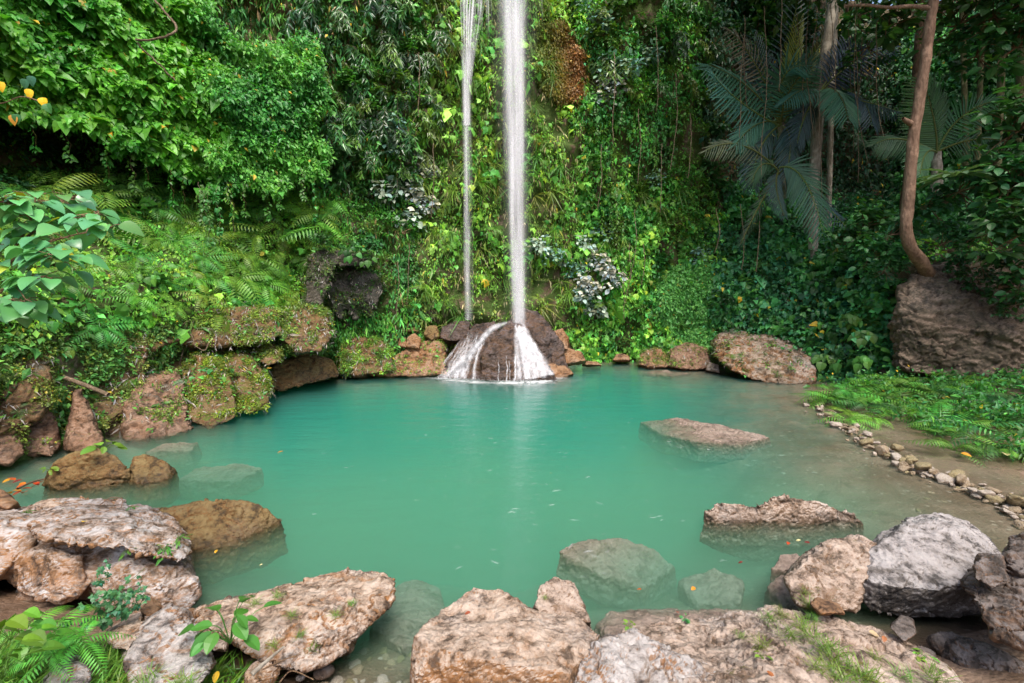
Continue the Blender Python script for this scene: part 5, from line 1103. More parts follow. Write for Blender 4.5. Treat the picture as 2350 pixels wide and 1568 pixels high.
for poly, n, rg, vs, s0, s1 in [([(1350, -100), (1640, -100), (1640, 600), (1500, 630), (1360, 640)], 58, (.14, .5, 2, 13), (0, 1, 1, 2, 3), .6, 1.1), ([(740, 60), (980, 60), (980, 560), (760, 560)], 26, (-.45, -.15, 4, 12), (0, 1, 2, 3), .6, 1.1), ([(780, 480), (960, 560), (1000, 760), (900, 740), (780, 590)], 16, (-.42, -.13, 1, 6), (1, 2, 2), .4, .7),
                                (DARKR, 42, (.4, .85, .4, 6), (2, 4, 4, 3), .6, 1.0), ([(1640, -200), (2080, -200), (2050, 60), (1650, 120)], 16, (.42, .9, 10, 15), (4, 2), 1.0, 1.6), ([(-60, 300), (330, 370), (480, 460), (300, 450), (-60, 470)], 14, (-1.4, -.6, 4, 8), (4, 0), .7, 1.1),
                                ([(1350, 700), (1500, 700), (1620, 800), (1460, 800), (1340, 800)], 12, (.13, .45, .3, 2.5), (1, 3), .35, .6)]:
    for P_, N_ in cpick(poly, n, *rg, .6):
        v = int(ri.choice(vs)); s = ri.uniform(s0, s1); plant(shrub('shrub', GSH[v], P_ + N_ * .1, facing(N_) + ri.normal(0, .4), s), sadj(s, .65, .9) + ' ' + GT[v], 'shrub', 'shrub', 'green shrubs on the cliff')
for a, b, Y_, s_, v in [(745, 555, 13.3, .5, 2), (800, 560, 13.5, .6, 1), (850, 572, 13.8, .6, 2), (890, 600, 14.0, .5, 1)]: plant(shrub('shrub', GSH[v], at(a, b, Y_), ri.normal(0, .3), s_), 'overhanging ' + GT[v], 'shrub', 'shrub', 'green shrubs on the cliff')
for a, b, Y_, s_, v in [(2290, 660, 10.9, .8, 4), (2350, 640, 10.6, .9, 2), (2240, 640, 11.4, .6, 4), (2190, 605, 11.7, .5, 4), (2330, 700, 10.5, .6, 4)]: plant(shrub('bush', GSH[v], at(a, b, Y_), ri.normal(0, .3), s_), 'trailing ' + GT[v], 'bush', 'bush', 'bushes at the forest edge')
# ledge and bank bushes at the right, where the forest begins
for a, b, Y_, s, v in [(2130, 470, 12.6, 1.2, 4), (2200, 440, 12.0, 1.2, 4), (2290, 470, 11.2, 1.2, 2), (2340, 420, 10.8, 1.2, 2), (2260, 540, 11.0, 1.1, 4), (2340, 540, 10.2, 1.1, 2), (2160, 560, 12.0, .9, 4), (2040, 540, 13.2, 1.1, 4), (1980, 520, 14.0, 1.1, 2), (2340, 300, 11.2, 1.4, 2), (2300, 360, 11.6, 1.2, 4), (2380, 480, 10.0, 1.2, 4), (2000, 590, 13.0, .9, 2), (2250, 610, 11.2, .8, 4), (1930, 560, 14.4, 1.0, 2), (2030, 620, 12.6, .7, 4),
                       (2200, 60, 13.5, 1.5, 2), (2280, 40, 13.0, 1.5, 4), (2330, 110, 12.5, 1.4, 2), (2240, 130, 14.0, 1.3, 4), (1990, 110, 16.0, 1.3, 4), (2040, 60, 15.0, 1.4, 2), (1960, 40, 16.5, 1.4, 4)]:
    plant(shrub('bush', GSH[v], at(a, b, Y_), ri.uniform(-.6, .6), s), ('large ' if s > 1.15 else '') + GT[v], 'bush', 'bush', 'bushes at the forest edge')

# --- hanging creeper strands
VIN = [vine_arr(np.random.default_rng(110 + k), l, b, .13, tp, 24).mesh('hanging_vine', M_LEAF) for k, (l, b, tp) in enumerate([(1.0, (.05, .16, .02), HEART), (1.6, (.05, .17, .03), HEART), (2.2, (.06, .17, .02), OVAL), (1.4, (.10, .2, .02), OVAL)])]
for a, b, v, dy in [(470, 455, 1, .2), (480, 440, 2, .1), (395, 400, 0, 0), (500, 440, 1, 0), (535, 430, 0, 0), (560, 430, 0, 0), (520, 430, 3, .2), (455, 430, 0, 0), (340, 360, 0, 0), (250, 340, 0, 0), (600, 430, 0, 0), (640, 420, 0, .1), (690, 400, 0, 0), (230, 300, 0, 0), (300, 350, 0, 0), (425, 410, 0, 0), (725, 420, 1, .1), (150, 280, 0, 0), (80, 265, 0, 0)]:
    q = at(a, b - 12, float(canopy_Y(a, b)) - .1 - dy); s = ri.uniform(.8, 1.1); plant(inst('hanging_vine', VIN[v], q, ri.normal(0, .5), 0, s), ('short', 'long', 'long', 'yellow green')[v], 'creeper strand hanging from the canopy edge', 'vine', 'creeper strands on the canopy edge')
for poly, n, rg in [([(1350, -50), (1640, -50), (1640, 500), (1350, 500)], 42, (.14, .5, 4, 13)), ([(1340, 100), (1600, 100), (1600, 560), (1340, 560)], 26, (.13, .5, 3, 11)), ([(900, -50), (1050, -50), (1040, 600), (930, 640)], 18, (-.28, -.1, 3, 13)), ([(740, 540), (960, 560), (950, 640), (750, 590)], 16, (-.4, -.18, 2, 5.5))]:
    for P_, N_ in cpick(poly, n, *rg, .35):
        v = int(ri.integers(4)); s = ri.uniform(.7, 1.2); plant(inst('hanging_vine', VIN[v], P_ + N_ * .3, facing(N_), 0, s), ('short green', 'green', 'long small leaved', 'yellow green')[v], 'vine strand', 'vine', 'vine strands on the cliff')

# --- bare lianas and aerial roots
def liana(pts, r, lab, adj):
    P = curve([at(*q) for q in pts], 26); P += np.cumsum(ri.normal(0, .010, P.shape), 0); o0 = P[-1].copy(); V, F = tube(P - o0, r, 5)
    plant(mobj('liana', mesh_np('liana', V, F, M_LIANA, smooth=True), None, o0), adj, lab, 'liana', 'bare lianas and roots')
for k in range(14):
    a = ri.uniform(1640, 2090); b = ri.uniform(-60, 60); Y_ = ri.uniform(13.5, 16.5); l = ri.uniform(220, 520)
    liana([(a, b, Y_), (a + ri.normal(0, 8), b + l * .5, Y_), (a + ri.normal(0, 14), b + l, Y_)], ri.uniform(.006, .012), 'bare hanging liana', 'thin' if k % 2 else 'twisted')
for a, b, l, Y_ in [(912, 600, 125, 14.6), (938, 560, 140, 14.8), (1432, 640, 90, 16.3), (1445, 560, 130, 16.3), (1457, 480, 160, 16.2), (1475, 560, 90, 16.2), (1270, 690, 60, 16.2), (1700, 470, 150, 15.5), (1740, 420, 200, 15.5), (1380, 330, 150, 16.2), (1410, 120, 210, 16.2), (1465, 250, 170, 16.2), (1505, 60, 190, 16.2), (1520, 330, 160, 16.2), (1550, 170, 220, 16.2), (1585, 260, 150, 16.2), (995, 330, 170, 15.0), (960, 120, 150, 15.0), (1645, 480, 110, 16)]:
    liana([(a, b, Y_), (a + 3, b + l * .5, Y_ - .1), (a + ri.normal(0, 6), b + l, Y_ - .1)], .012, 'dry hanging root', 'pale')
liana([(312, 92, 9.6), (350, 96, 9.5), (392, 82, 9.5), (398, 62, 9.6), (382, 40, 9.7), (345, 0, 9.9)], .022, 'bare twig looping out of the leaves', 'pale'); liana([(316, 100, 9.6), (370, 150, 9.7), (400, 190, 9.8)], .018, 'straight dead twig in the leaves', 'pale')
liana([(365, 768, 9.9), (400, 756, 10), (430, 740, 10.1)], .012, 'dead root poking from the ledge', 'whitish'); liana([(440, 765, 10), (445, 790, 9.8), (470, 795, 9.8), (480, 775, 10)], .01, 'dead root curling below the ledge', 'whitish'); liana([(414, 768, 10.3), (416, 820, 10.2), (414, 855, 10.2)], .015, 'mossy root dropping under the ledge', 'dark')

# --- heart leaved herbs left of the rock face, seedlings on rocks
HRB = [rosette_arr(np.random.default_rng(130 + k), 14, .26, b, FINE, .45).mesh('heart_leaf_plant', M_LEAF) for k, b in enumerate([(.05, .17, .03), (.09, .2, .035), (.03, .11, .03)])]
for P_, N_ in cpick([(1830, 600), (2050, 620), (2060, 850), (1880, 860)], 44, .55, .9, .2, 4.2, .35):
    v = int(ri.choice((0, 1, 2, 2))); s = ri.uniform(.7, 1.1); plant(inst('heart_leaf_plant', HRB[v], P_ + N_ * .35, facing(N_), .7, s), ('green', 'light green', 'dark green')[v], 'heart leaved herb', 'herb', 'heart leaved herbs on the right slope')
for a, b, Y_, s, v in [(330, 650, 10.0, .9, 0), (390, 640, 10.2, .8, 1), (370, 655, 10.1, .7, 0), (120, 720, 8.0, .8, 0), (145, 735, 8.0, .7, 0), (170, 800, 8.2, .7, 1), (820, 590, 13.2, .8, 0), (850, 600, 13.4, .8, 0), (800, 580, 13.2, .7, 2), (60, 700, 7.6, .8, 0)]:
    plant(inst('heart_leaf_plant', HRB[v], at(a, b, Y_), ri.normal(0, .5), .8, s), ('green', 'light green', 'dark green')[v], 'heart leaved herb', 'herb', 'heart leaved herbs on the left bank')
SEED = [rosette_arr(np.random.default_rng(150 + k), 8, .13, b, FINEOVAL, .12, .1).mesh('seedling', M_LEAF) for k, b in enumerate([(.06, .19, .05), (.12, .24, .03)])]
for key, n in (('bank0', 9), ('bank1', 3), ('bank3', 6), ('bank4', 6), ('bank5', 9), ('bank6', 5), ('bank2', 2), ('far4', 4), ('hump', 4), ('bank', 8), ('slab', 7)):
    Pq, Nq = surf_points(key, n, .06, .1, ri)
    for q, m_ in zip(Pq, Nq):
        v = int(ri.integers(2)); s = ri.uniform(.5, 1.5) if key != 'slab' else ri.uniform(.25, .45); plant(inst('seedling', SEED[v], q, facing(m_), .4, s), ('green', 'light green')[v], 'leafy seedling', 'seedling', 'seedlings rooted on the rocks')

# --- moss and tiny plants on the left bank rocks (uncountable)
Mo = Cover()
for key, n, c in (('bank0', 7000, (.09, .12, .02)), ('bank3', 8000, (.10, .13, .03)), ('bank5', 5000, (.10, .14, .012)), ('bank6', 3500, (.10, .14, .012)), ('bank7', 8000, (.10, .15, .02)), ('bank8', 5000, (.10, .15, .025)), ('bank9', 900, (.09, .12, .02)), ('far5', 5000, (.09, .17, .02)), ('far4', 900, (.09, .16, .02)), ('bank4', 1800, (.08, .13, .02)), ('bank1', 900, (.08, .12, .02)), ('bank', 3000, (.06, .10, .02)), ('cave', 4500, (.045, .075, .018)), ('far13', 700, (.08, .13, .02)), ('far12', 700, (.08, .13, .02))):
    Pq, Nq = surf_points(key, n, .12, -.25, re_); k = fbm(Pq * 1.9 + 3, 3) > (.02 if key not in ('bank4', 'bank1', 'bank', 'bank2') else .2); c = np.array(c) * np.exp(fbm(Pq[k] * 3, 2) * .9)[:, None] * .8; put(Mo, TINY, Pq[k], Nq[k], 8, .034, c, .045, .03, .28, .12, .4, .8)
    k = re_.random(len(Pq)) < .05; put(Mo, LANCE, Pq[k], Nq[k], 4, .09, (.17, .15, .14), .08, .04, .3, .05, .7, .5)
    k = re_.random(len(Pq)) < .03; put(Mo, OVAL, Pq[k], Nq[k], 3, .075, (.04, .12, .02), .08, .04, .3, .1, .3, .8)
uq, zq, Pq, Nq = cliff_samples(60000, -1.35, -.38, .05, 2.6); a_, b_ = proj(Pq); k = (a_ > -100) & (a_ < 775) & (b_ > 740) & (b_ < 1010) & (fbm(Pq * 1.7 + 60, 3) > -.2)
put(Mo, TINY, Pq[k], Nq[k], 4, .045, np.array((.06, .10, .018)) * np.exp(fbm(Pq[k] * 3, 2) * .9)[:, None], .06, .04, .4, .14, .4, .8)
k &= re_.random(len(k)) < .16; put(Mo, OVAL, Pq[k], Nq[k], 3, .09, (.05, .14, .03), .12, .06, .3, .1, .4, .8)
Mo.obj('moss', M_LEAF, 'moss and tiny herbs matted over the left bank rocks and far shore', 'moss')
# ------------------------------------------------------------------ palms and trees
rp = np.random.default_rng(9)
def palm(label, root, trunk, fronds, base):
    e = empty('palm_tree', root); fr_scale = .84
    o0 = np.array(root)
    V, F = tube(curve(trunk, 16) - o0, np.linspace(.16, .11, 16), 9, .12); mobj('trunk', mesh_np('trunk', V, F, M_PALEBARK, smooth=True), e)
    for k, fr in enumerate(fronds):
        a, b, c, Lf = fr[:4]; kw = fr[4] if len(fr) > 4 else {}
        bs = kw.pop('base', np.array(base) * rp.uniform(.8, 1.25)); G = frond(np.array(at(*a)) - o0, np.array(at(*b)) - o0, np.array(at(*c)) - o0, Lf * fr_scale, base=bs, rng=rp, **kw)
        mobj('frond', G.mesh('frond', M_PALM), e)
    tag(e, label, 'palm', 'palms in the shaded recess'); return e
BLU = (.035, .11, .07); GRNP = (.02, .06, .025)
rt1 = at(1800, 450, 18.4)
palm('dark blue green palm with fan like drooping fronds, left of the pale palm trunk', rt1, [rt1, at(1797, 370, 17.2), at(1792, 285, 16.4)], [
    ((1792, 285, 16.4), (1720, 180, 16.0), (1628, 150, 15.4), 1.25, dict(droop=.9)), ((1792, 280, 16.4), (1770, 150, 16.0), (1850, 150, 15.3), 1.05, dict(droop=.5, face=(0, -1, .5))),
    ((1795, 285, 16.4), (1740, 260, 15.9), (1690, 330, 15.2), 1.1, dict(droop=.8)), ((1792, 280, 16.4), (1735, 120, 16.2), (1672, 70, 15.8), .8, dict(droop=.8, base=(.16, .15, .10))),
    ((1795, 280, 16.5), (1800, 120, 16.5), (1845, -60, 16.4), 1.0, dict(droop=.1, base=(.02, .05, .045))), ((1790, 290, 16.4), (1800, 190, 16.0), (1868, 150, 15.6), 1.0, dict(droop=.6)),
    ((1795, 270, 16.4), (1815, 180, 16.3), (1835, 50, 16.2), .9, dict(droop=.0, fwd=1.6, base=(.17, .21, .03), n=26)), ((1800, 280, 16.4), (1820, 230, 16.2), (1880, 100, 16.0), .7, dict(droop=.05, fwd=1.6, base=(.13, .17, .03), n=24)),
    ((1790, 290, 16.3), (1690, 240, 15.6), (1640, 175, 15.2), 1.0, dict(droop=1.0)), ((1795, 290, 16.3), (1830, 300, 15.6), (1800, 420, 15.3), 1.0, dict(droop=.6, base=(.02, .05, .045))), ((1792, 285, 16.2), (1725, 330, 15.4), (1730, 430, 15.2), 1.0, dict(droop=.5, base=(.018, .045, .04))), ((1790, 280, 16.6), (1760, 190, 16.8), (1730, 90, 16.8), 1.1, dict(droop=.3, base=(.02, .05, .045)))], BLU)
rt2 = at(1866, 620, 16.8)
palm('tall palm with pale slim trunk and broad fanned fronds over the recess', rt2, [rt2, at(1866, 420, 16.8), at(1872, 330, 16.8), at(1884, 215, 16.8)], [
    ((1878, 215, 16.7), (1925, 175, 16.0), (1945, 268, 15.0), 1.35, dict(droop=.25, face=(0, -.6, 1), shape=.5)), ((1878, 215, 16.7), (1860, 180, 16.0), (1800, 235, 15.2), 1.0, dict(droop=.4, face=(0, -.6, 1))),
    ((1885, 215, 16.7), (1985, 185, 16.0), (2000, 280, 15.2), 1.15, dict(droop=.2, face=(.2, -.6, 1), shape=.5, base=(.035, .065, .075))), ((1885, 210, 16.8), (1960, 120, 16.6), (2050, 110, 16.2), 1.0, dict(droop=.5, base=(.02, .04, .06))),
    ((1882, 210, 16.8), (1925, 140, 16.8), (1985, 80, 16.8), 1.0, dict(droop=.4, base=(.02, .04, .06))), ((1880, 215, 16.5), (1990, 230, 15.6), (2060, 255, 15.0), .8, dict(droop=.7, base=(.02, .045, .04))), ((1880, 215, 16.5), (1840, 260, 15.8), (1830, 330, 15.4), .9, dict(droop=.4, base=(.018, .04, .04)))], BLU)
rt3 = at(1800, 470, 17.6)
palm('low palm with a long green frond hanging below the pale trunk', rt3, [at(1795, 425, 17.8), at(1791, 400, 16.4), at(1788, 388, 15.6)], [
    ((1788, 385, 15.5), (1850, 365, 15.0), (1888, 532, 14.2), 1.15, dict(droop=.35, face=(-.2, -1, .2), base=(.03, .08, .04), n=28, fwd=.55, shape=.45)), ((1788, 390, 15.5), (1770, 425, 15.2), (1800, 495, 14.8), .6, dict(droop=.3, base=(.04, .08, .08))),
    ((1785, 390, 15.5), (1745, 350, 15.2), (1725, 420, 15.0), .6, dict(droop=.7)), ((1785, 390, 15.5), (1700, 300, 15.4), (1622, 345, 15.0), .8, dict(droop=.8, base=(.06, .085, .04))), ((1790, 390, 15.5), (1740, 470, 15.2), (1700, 560, 14.8), .5, dict(droop=.6, base=(.02, .05, .025))), ((1792, 392, 15.5), (1910, 470, 15.0), (1960, 548, 14.6), .7, dict(droop=.4, base=(.04, .075, .08)))], GRNP)
rt4 = at(2150, 440, 13.6)
palm('feathery green palm behind the leaning tree', rt4, [rt4, at(2150, 400, 13.6), at(2149, 350, 13.6)], [
    ((2150, 360, 13.6), (2155, 290, 13.6), (2118, 185, 13.4), 1.15, dict(droop=.05, base=(.03, .10, .03), n=32, fwd=.25, shape=.35)), ((2150, 350, 13.6), (2190, 250, 13.6), (2290, 230, 13.4), .9, dict(droop=.5, base=(.025, .085, .02), n=26)), ((2150, 350, 13.5), (2120, 330, 13.2), (2112, 400, 12.8), .8, dict(droop=.5, base=(.05, .12, .05))),
    ((2150, 350, 13.6), (2240, 300, 13.4), (2330, 330, 13.0), .8, dict(droop=.8, base=(.02, .07, .02))), ((2150, 350, 13.6), (2060, 300, 13.6), (2010, 330, 13.4), .8, dict(droop=.8, base=(.02, .06, .02)))], (.03, .09, .03))

def crown_arr(rng, R, n, L, base, tpl=OVAL, blobs=26):
    G = Geo(); c = rng.normal(0, 1, (blobs, 3)); c = unit(c) * rng.random((blobs, 1)) ** .4 * R
    for q in c:
        m = n // blobs; o = rng.normal(0, .38 * np.mean(R) * .55, (m, 3)); pos = q + o; tip = unit(o + rng.normal(0, .3, (m, 3))) + np.array([0, 0, -.4]); nr = np.array([0, 0, 1.]) + rng.normal(0, .5, (m, 3))
        G.add(*scatter(tpl, pos, tip, nr, L * rng.uniform(.6, 1.2, m), tones(m, np.array(base) * rng.uniform(.75, 1.25), .2, .1, rng)))
    return G
def tree(label, pts, r0, r1, bark, crown=None, branches=(), name='tree', cat='tree', group=None, n=40, bump=.16):
    P = curve(pts, n); o0 = P[0].copy(); e = empty(name, o0); rad = np.linspace(r0, r1, n) * (1 + .35 * np.exp(-np.arange(n) / 2.5))
    V, F = tube(P - o0, rad, 14, bump, 3); mobj('trunk', mesh_np('trunk', V, F, bark, smooth=True), e)
    for b, r in branches:
        B = curve(b, 16); V, F = tube(B - o0, np.linspace(r, r * .5, 16), 7, .15); mobj('branch', mesh_np('branch', V, F, bark, smooth=True), e)
    for q in (crown or ()):
        c, R, nl, L, base = q; G = crown_arr(rp, np.array(R), nl, L, base); V, F, C = G.arrays(); mobj('crown', mesh_np('crown', V + (np.array(c) - o0), F, M_LEAF, C), e)
    return tag(e, label, cat, group)
tree('leaning tree with smooth red brown trunk rooted on the bare rock face', [at(2135, 640, 12.2), at(2112, 600, 11.85), at(2088, 565, 11.65), at(2079, 515, 11.6), at(2086, 440, 11.6), at(2094, 340, 11.6), at(2106, 250, 11.6), at(2122, 150, 11.6), at(2134, 60, 11.6), at(2143, 0, 11.6), at(2165, -180, 11.5)], .145, .095, M_BARK,
     [((11.2, 11.6, 12.6), (3.4, 3.0, 1.3), 4200, .27, (.03, .10, .02)), (at(2010, -75, 12.2), (1.6, .8, .35), 900, .17, (.03, .10, .03))],
     [([at(2136, 20, 11.6), at(2090, 15, 11.8), at(2040, 18, 12.0), at(1985, 12, 12.2), at(1940, 14, 12.4)], .055), ([at(2092, 285, 11.6), at(2080, 278, 11.5), at(2072, 272, 11.45)], .07), ([at(2150, -60, 11.6), at(2230, -150, 11.6), at(2300, -220, 11.6)], .07)])
tree('tall slim tree with pale lichen spotted trunk standing in the recess', [at(1860, 520, 17.8), at(1868, 400, 17.3), at(1878, 270, 17.2), at(1889, 160, 17.2), at(1902, 70, 17.2), at(1912, 0, 17.2), at(1930, -150, 17.2)], .19, .14, M_PALEBARK, [(at(1930, -330, 16.5), (3.2, 2.6, 1.2), 3600, .2, (.025, .085, .02))])
tree('thin grey trunk just behind the pale lichen spotted tree', [at(1900, 520, 18.6), at(1908, 250, 18.2), at(1914, 120, 18.2), at(1925, -120, 18.2)], .10, .08, M_PALEBARK, [(at(1990, -300, 17.5), (2.6, 2.4, 1.2), 2800, .2, (.025, .085, .02))])
for k, (a, b1, Y_, c, r) in enumerate([(2332, 470, 16.0, 2362, .16), (2285, 460, 17.0, 2312, .11), (2218, 380, 17.5, 2205, .09), (2240, 420, 18.0, 2262, .09), (2352, 430, 15.0, 2385, .10)]):
    tree(['thick dim culm at the far right edge', 'slim dim culm left of the thick one at the far right', 'thin leaning culm left of the others at the top right', 'dim culm in the middle of the far right group', 'culm cut by the right picture edge'][k], [at(a, b1, Y_), at((a + c) / 2, 150, Y_), at(c, -150, Y_)], r, r * .8, M_CULM, None, (), 'bamboo_culm', 'bamboo', 'bamboo culms at the top right', 24, .04)
# rim trees added for the shade their crowns cast on the right side
for k, (x, y, zt, R) in enumerate([(15, 18, 16.5, 3.0), (11.5, 21, 17, 3.0), (17.5, 13, 15, 3.2), (15, 9.5, 14, 3.0), (19, 17, 17, 3.4), (8.2, 13.5, 13.6, 2.6), (14.5, 6.0, 11.5, 2.8)]):
    zb = 4.0 if x < 13 else 3.0; tree(f'tall added shade tree on the right rim, ' + ('above the palms', 'left of the palms', 'behind the rock face', 'at the right edge of the pool', 'deep in the forest', 'over the leaning tree', 'above the right bank')[k], [(x + 2.2, y + 2.5, zb), (x + 1.2, y + 1.2, zb + (zt - zb) * .5), (x, y, zt)] if k != 5 else [(6, 18.4, 14.6), (7, 15.8, 15.4), (x, y, zt)], .22, .1, M_BARK, [((x, y, zt), (R * 1.1, R * 1.1, 1.4), 4600, .33, (.03, .095, .02))])

# spiky rosette plant on the ledge
G = Geo()
for k in range(17):
    az = k / 17 * 6.283 + rp.normal(0, .12); el = rp.uniform(.05, .75); h = np.array([math.cos(az), math.sin(az), 0])
    tip = h * math.cos(el) + np.array([0, 0, math.sin(el)]); G.add(*scatter(leaf_tpl([.15, .3, .36, .5, .55, .7, .75, .88], [.04, .10, .07, .13, .085, .13, .08, .07], .3, .35), np.zeros((1, 3)), tip[None], (np.array([0, 0, 1]) - .3 * h)[None], rp.uniform(.75, 1.0), np.array([(.10, .20, .10)]) * rp.uniform(.8, 1.2)))
o = mobj('rosette_plant', G.mesh('rosette_plant', M_LEAF), None, at(2192, 405, 11.4)); tag(o, 'pale green star shaped rosette plant right of the leaning tree', 'rosette plant')

# large leaved branch reaching in from the left
e0 = at(-140, 760, 3.9); e = empty('large_leaved_shrub', e0); G = Geo(); S = Geo(); rl = np.random.default_rng(31)
BR = [[(-140, 760, 3.9), (-20, 640, 3.9), (40, 560, 3.8), (72, 500, 3.8), (82, 452, 3.8)], [(-20, 640, 3.9), (60, 575, 3.8), (150, 545, 3.6), (255, 522, 3.6)], [(40, 560, 3.8), (100, 520, 3.9), (175, 500, 3.9), (235, 492, 3.9)], [(-140, 760, 3.9), (-30, 690, 3.6), (40, 650, 3.4), (120, 640, 3.3)], [(72, 500, 3.8), (30, 470, 3.7), (-40, 455, 3.7)], [(-30, 690, 3.6), (20, 700, 3.3), (60, 690, 3.2)], [(60, 575, 3.8), (110, 590, 3.5), (160, 600, 3.4)], [(72, 500, 3.8), (130, 465, 4.0), (180, 452, 4.1)]]
for bi, b in enumerate(BR):
    P = curve([at(*q) for q in b], 18) - e0; V, F = tube(P, np.linspace(.012, .005, 18), 5); S.add(V, F, (.1, .12, .04))
    for i in range(5 if bi < 2 else 4, 18):
        for _ in range(2 if i < 15 else 3):
            az = rl.uniform(0, 6.283); h = np.array([math.cos(az), math.sin(az) * .8 - .2, rl.normal(.1, .3)]); pet = P[i] + unit(h) * rl.uniform(.05, .14)
            V, F = tube(np.array([P[i], (P[i] + pet) / 2 + (0, 0, .012), pet]), .0035, 3); S.add(V, F, (.12, .16, .04))
            yellow = rl.random() < .05; G.add(*scatter(FINE, pet[None], (h * (1, 1, .4) + np.array([0, 0, -.35]))[None], (np.array([0, -.25, 1]) + rl.normal(0, .3, 3))[None], rl.uniform(.085, .17), tones(1, (.38, .36, .03) if yellow else (.085, .24, .075), .18, .1, rl)))
mobj('foliage', G.mesh('foliage', M_GLOSS, True), e); mobj('branches', S.mesh('branches', M_TWIG), e); tag(e, 'shrub with big glossy heart shaped leaves reaching in from the left edge', 'shrub')
e0 = at(-60, 225, 5.0); e = empty('twig', e0); P = curve([at(-60, 225, 5.0), at(0, 238, 5.0), at(50, 222, 5.0), at(100, 236, 5.0)], 12) - e0; V, F = tube(P, .006, 4); mobj('stem', mesh_np('stem', V, F, M_TWIG), e); G = Geo()
for q, c in [((5, 188), (.7, .33, .02)), ((70, 205), (.72, .36, .02)), ((98, 224), (.75, .36, .01)), ((33, 265), (.5, .17, .03)), ((60, 182), (.03, .11, .04)), ((75, 175), (.03, .11, .05)), ((40, 262), (.04, .12, .03)), ((105, 238), (.05, .14, .03))]:
    G.add(*scatter(FINE, (np.array(at(q[0], q[1], 5.0)) - e0)[None], np.array([[rl.normal(0, .3), -.2, -1]]), np.array([[.2, -1, .2]]), .10, np.array([c])))
mobj('foliage', G.mesh('foliage', M_LEAF), e); tag(e, 'bare twig with a few orange and yellow leaves at the left edge', 'twig')
# ------------------------------------------------------------------ foreground herbs, grass, sticks, fallen leaves
rg = np.random.default_rng(55)
Gr = Cover()          # low grass at the lower left
a = rg.uniform(-250, 600, 9000); b = rg.uniform(1440, 1760, 9000); pos = np.array([onz(x, y, .35) for x, y in zip(a, b)]); pos[:, 2] = ground_z(pos[:, 0], pos[:, 1]) - .01
k = (pos[:, 1] > 1.2) & (pool_dist(pos[:, 0], pos[:, 1])[0] > .02) & (pos[:, 0] < -.6); pos = pos[k]; n = len(pos); q = rg.uniform(0, 6.283, n); el = rg.uniform(.2, 1.3, n)
tip = np.stack([np.cos(q) * np.cos(el), np.sin(q) * np.cos(el), np.sin(el)], 1); nr = np.array([0, 0, 1.]) + rg.normal(0, .4, (n, 3))
Gr.add(*scatter(leaf_tpl([.3, .65], [.045, .035], .2, .7), pos, tip, nr, rg.uniform(.05, .15, n), tones(n, (.085, .19, .02), .3, .15, rg)))
a = rg.uniform(2120, 2600, 5000); b = rg.uniform(960, 1075, 5000); lim = 985 + (a - 2150) * .22 + rg.normal(0, 12, 5000); k = b < lim; pos = np.array([onz(x, y, .1) for x, y in zip(a[k], b[k])]); pos[:, 2] = ground_z(pos[:, 0], pos[:, 1]); n = len(pos); q = rg.uniform(0, 6.283, n); el = rg.uniform(.3, 1.4, n)
Gr.add(*scatter(leaf_tpl([.3, .65], [.06, .05], .2, .6), pos, np.stack([np.cos(q) * np.cos(el), np.sin(q) * np.cos(el), np.sin(el)], 1), np.array([0, 0, 1.]) + rg.normal(0, .4, (n, 3)), rg.uniform(.05, .14, n), tones(n, (.08, .15, .02), .3, .15, rg)))
Gr.obj('grass', M_LEAF, 'short green grass on the lower left shore and along the right bank', 'grass')
UC = Cover()          # herbs along the right bank under the ferns
a = rg.uniform(1870, 2700, 7000); b = rg.uniform(860, 1045, 7000); k = inpoly(a + rg.normal(0, 14, 7000), b + rg.normal(0, 6, 7000), [(1870, 868), (2150, 880), (2172, 936), (2080, 948), (1925, 912)]) | inpoly(a + rg.normal(0, 14, 7000), b + rg.normal(0, 8, 7000), [(2150, 900), (2400, 870), (2700, 950), (2700, 1045), (2360, 1030), (2130, 962)]); a, b = a[k], b[k]; pos = np.array([onz(x, y, .2) for x, y in zip(a, b)]); d = pool_dist(pos[:, 0], pos[:, 1])[0]; k = (d > .1) & (fbm(pos * 1.3, 2) > -.08); pos = pos[k]; pos[:, 2] = ground_z(pos[:, 0], pos[:, 1]) + .05
put(UC, OVAL, pos, np.tile([0, -.3, 1.0], (len(pos), 1)), 4, .085, (.024, .072, .012), .22, .1, .4, .18, .2, .6)
UC.obj('bank_herbs', M_LEAF, 'low mixed herbs matted over the right bank below the rock face', 'ground cover')

FN = fern_arr(np.random.default_rng(301), 7, .55, (.11, .28, .03), 15, .6).mesh('fern', M_LEAF)
for a, b, Y_, s in [(125, 1445, 2.6, .62), (60, 1450, 2.5, .5), (185, 1470, 2.55, .5), (120, 1500, 2.4, .45)]: plant(inst('fern', FN, at(a, b, Y_), rg.uniform(0, 6), rg.uniform(-.2, .3), s), 'fresh green', 'fern', 'fern', 'ferns in the foreground')
HB = rosette_arr(np.random.default_rng(302), 10, .085, (.085, .20, .02), FINE, .16).mesh('heart_leaf_plant', M_LEAF)
for a, b, Y_, s in [(25, 1470, 2.3, 1.0), (-10, 1500, 2.2, 1.2), (60, 1520, 2.2, .9), (5, 1560, 2.0, 1.0)]: plant(inst('heart_leaf_plant', HB, at(a, b, Y_), rg.uniform(0, 6), -.1, s), 'yellow green', 'heart leaved herb', 'herb', 'herbs in the foreground')
HB2 = rosette_arr(np.random.default_rng(303), 16, .10, (.06, .20, .03), FINEOVAL, .17, .15).mesh('sapling', M_LEAF)
o = inst('sapling', HB2, at(528, 1478, 2.62), .3, 0, 1.35); tag(o, 'leafy green sapling growing in front of the slanting pink boulder', 'sapling')
IV = Geo()
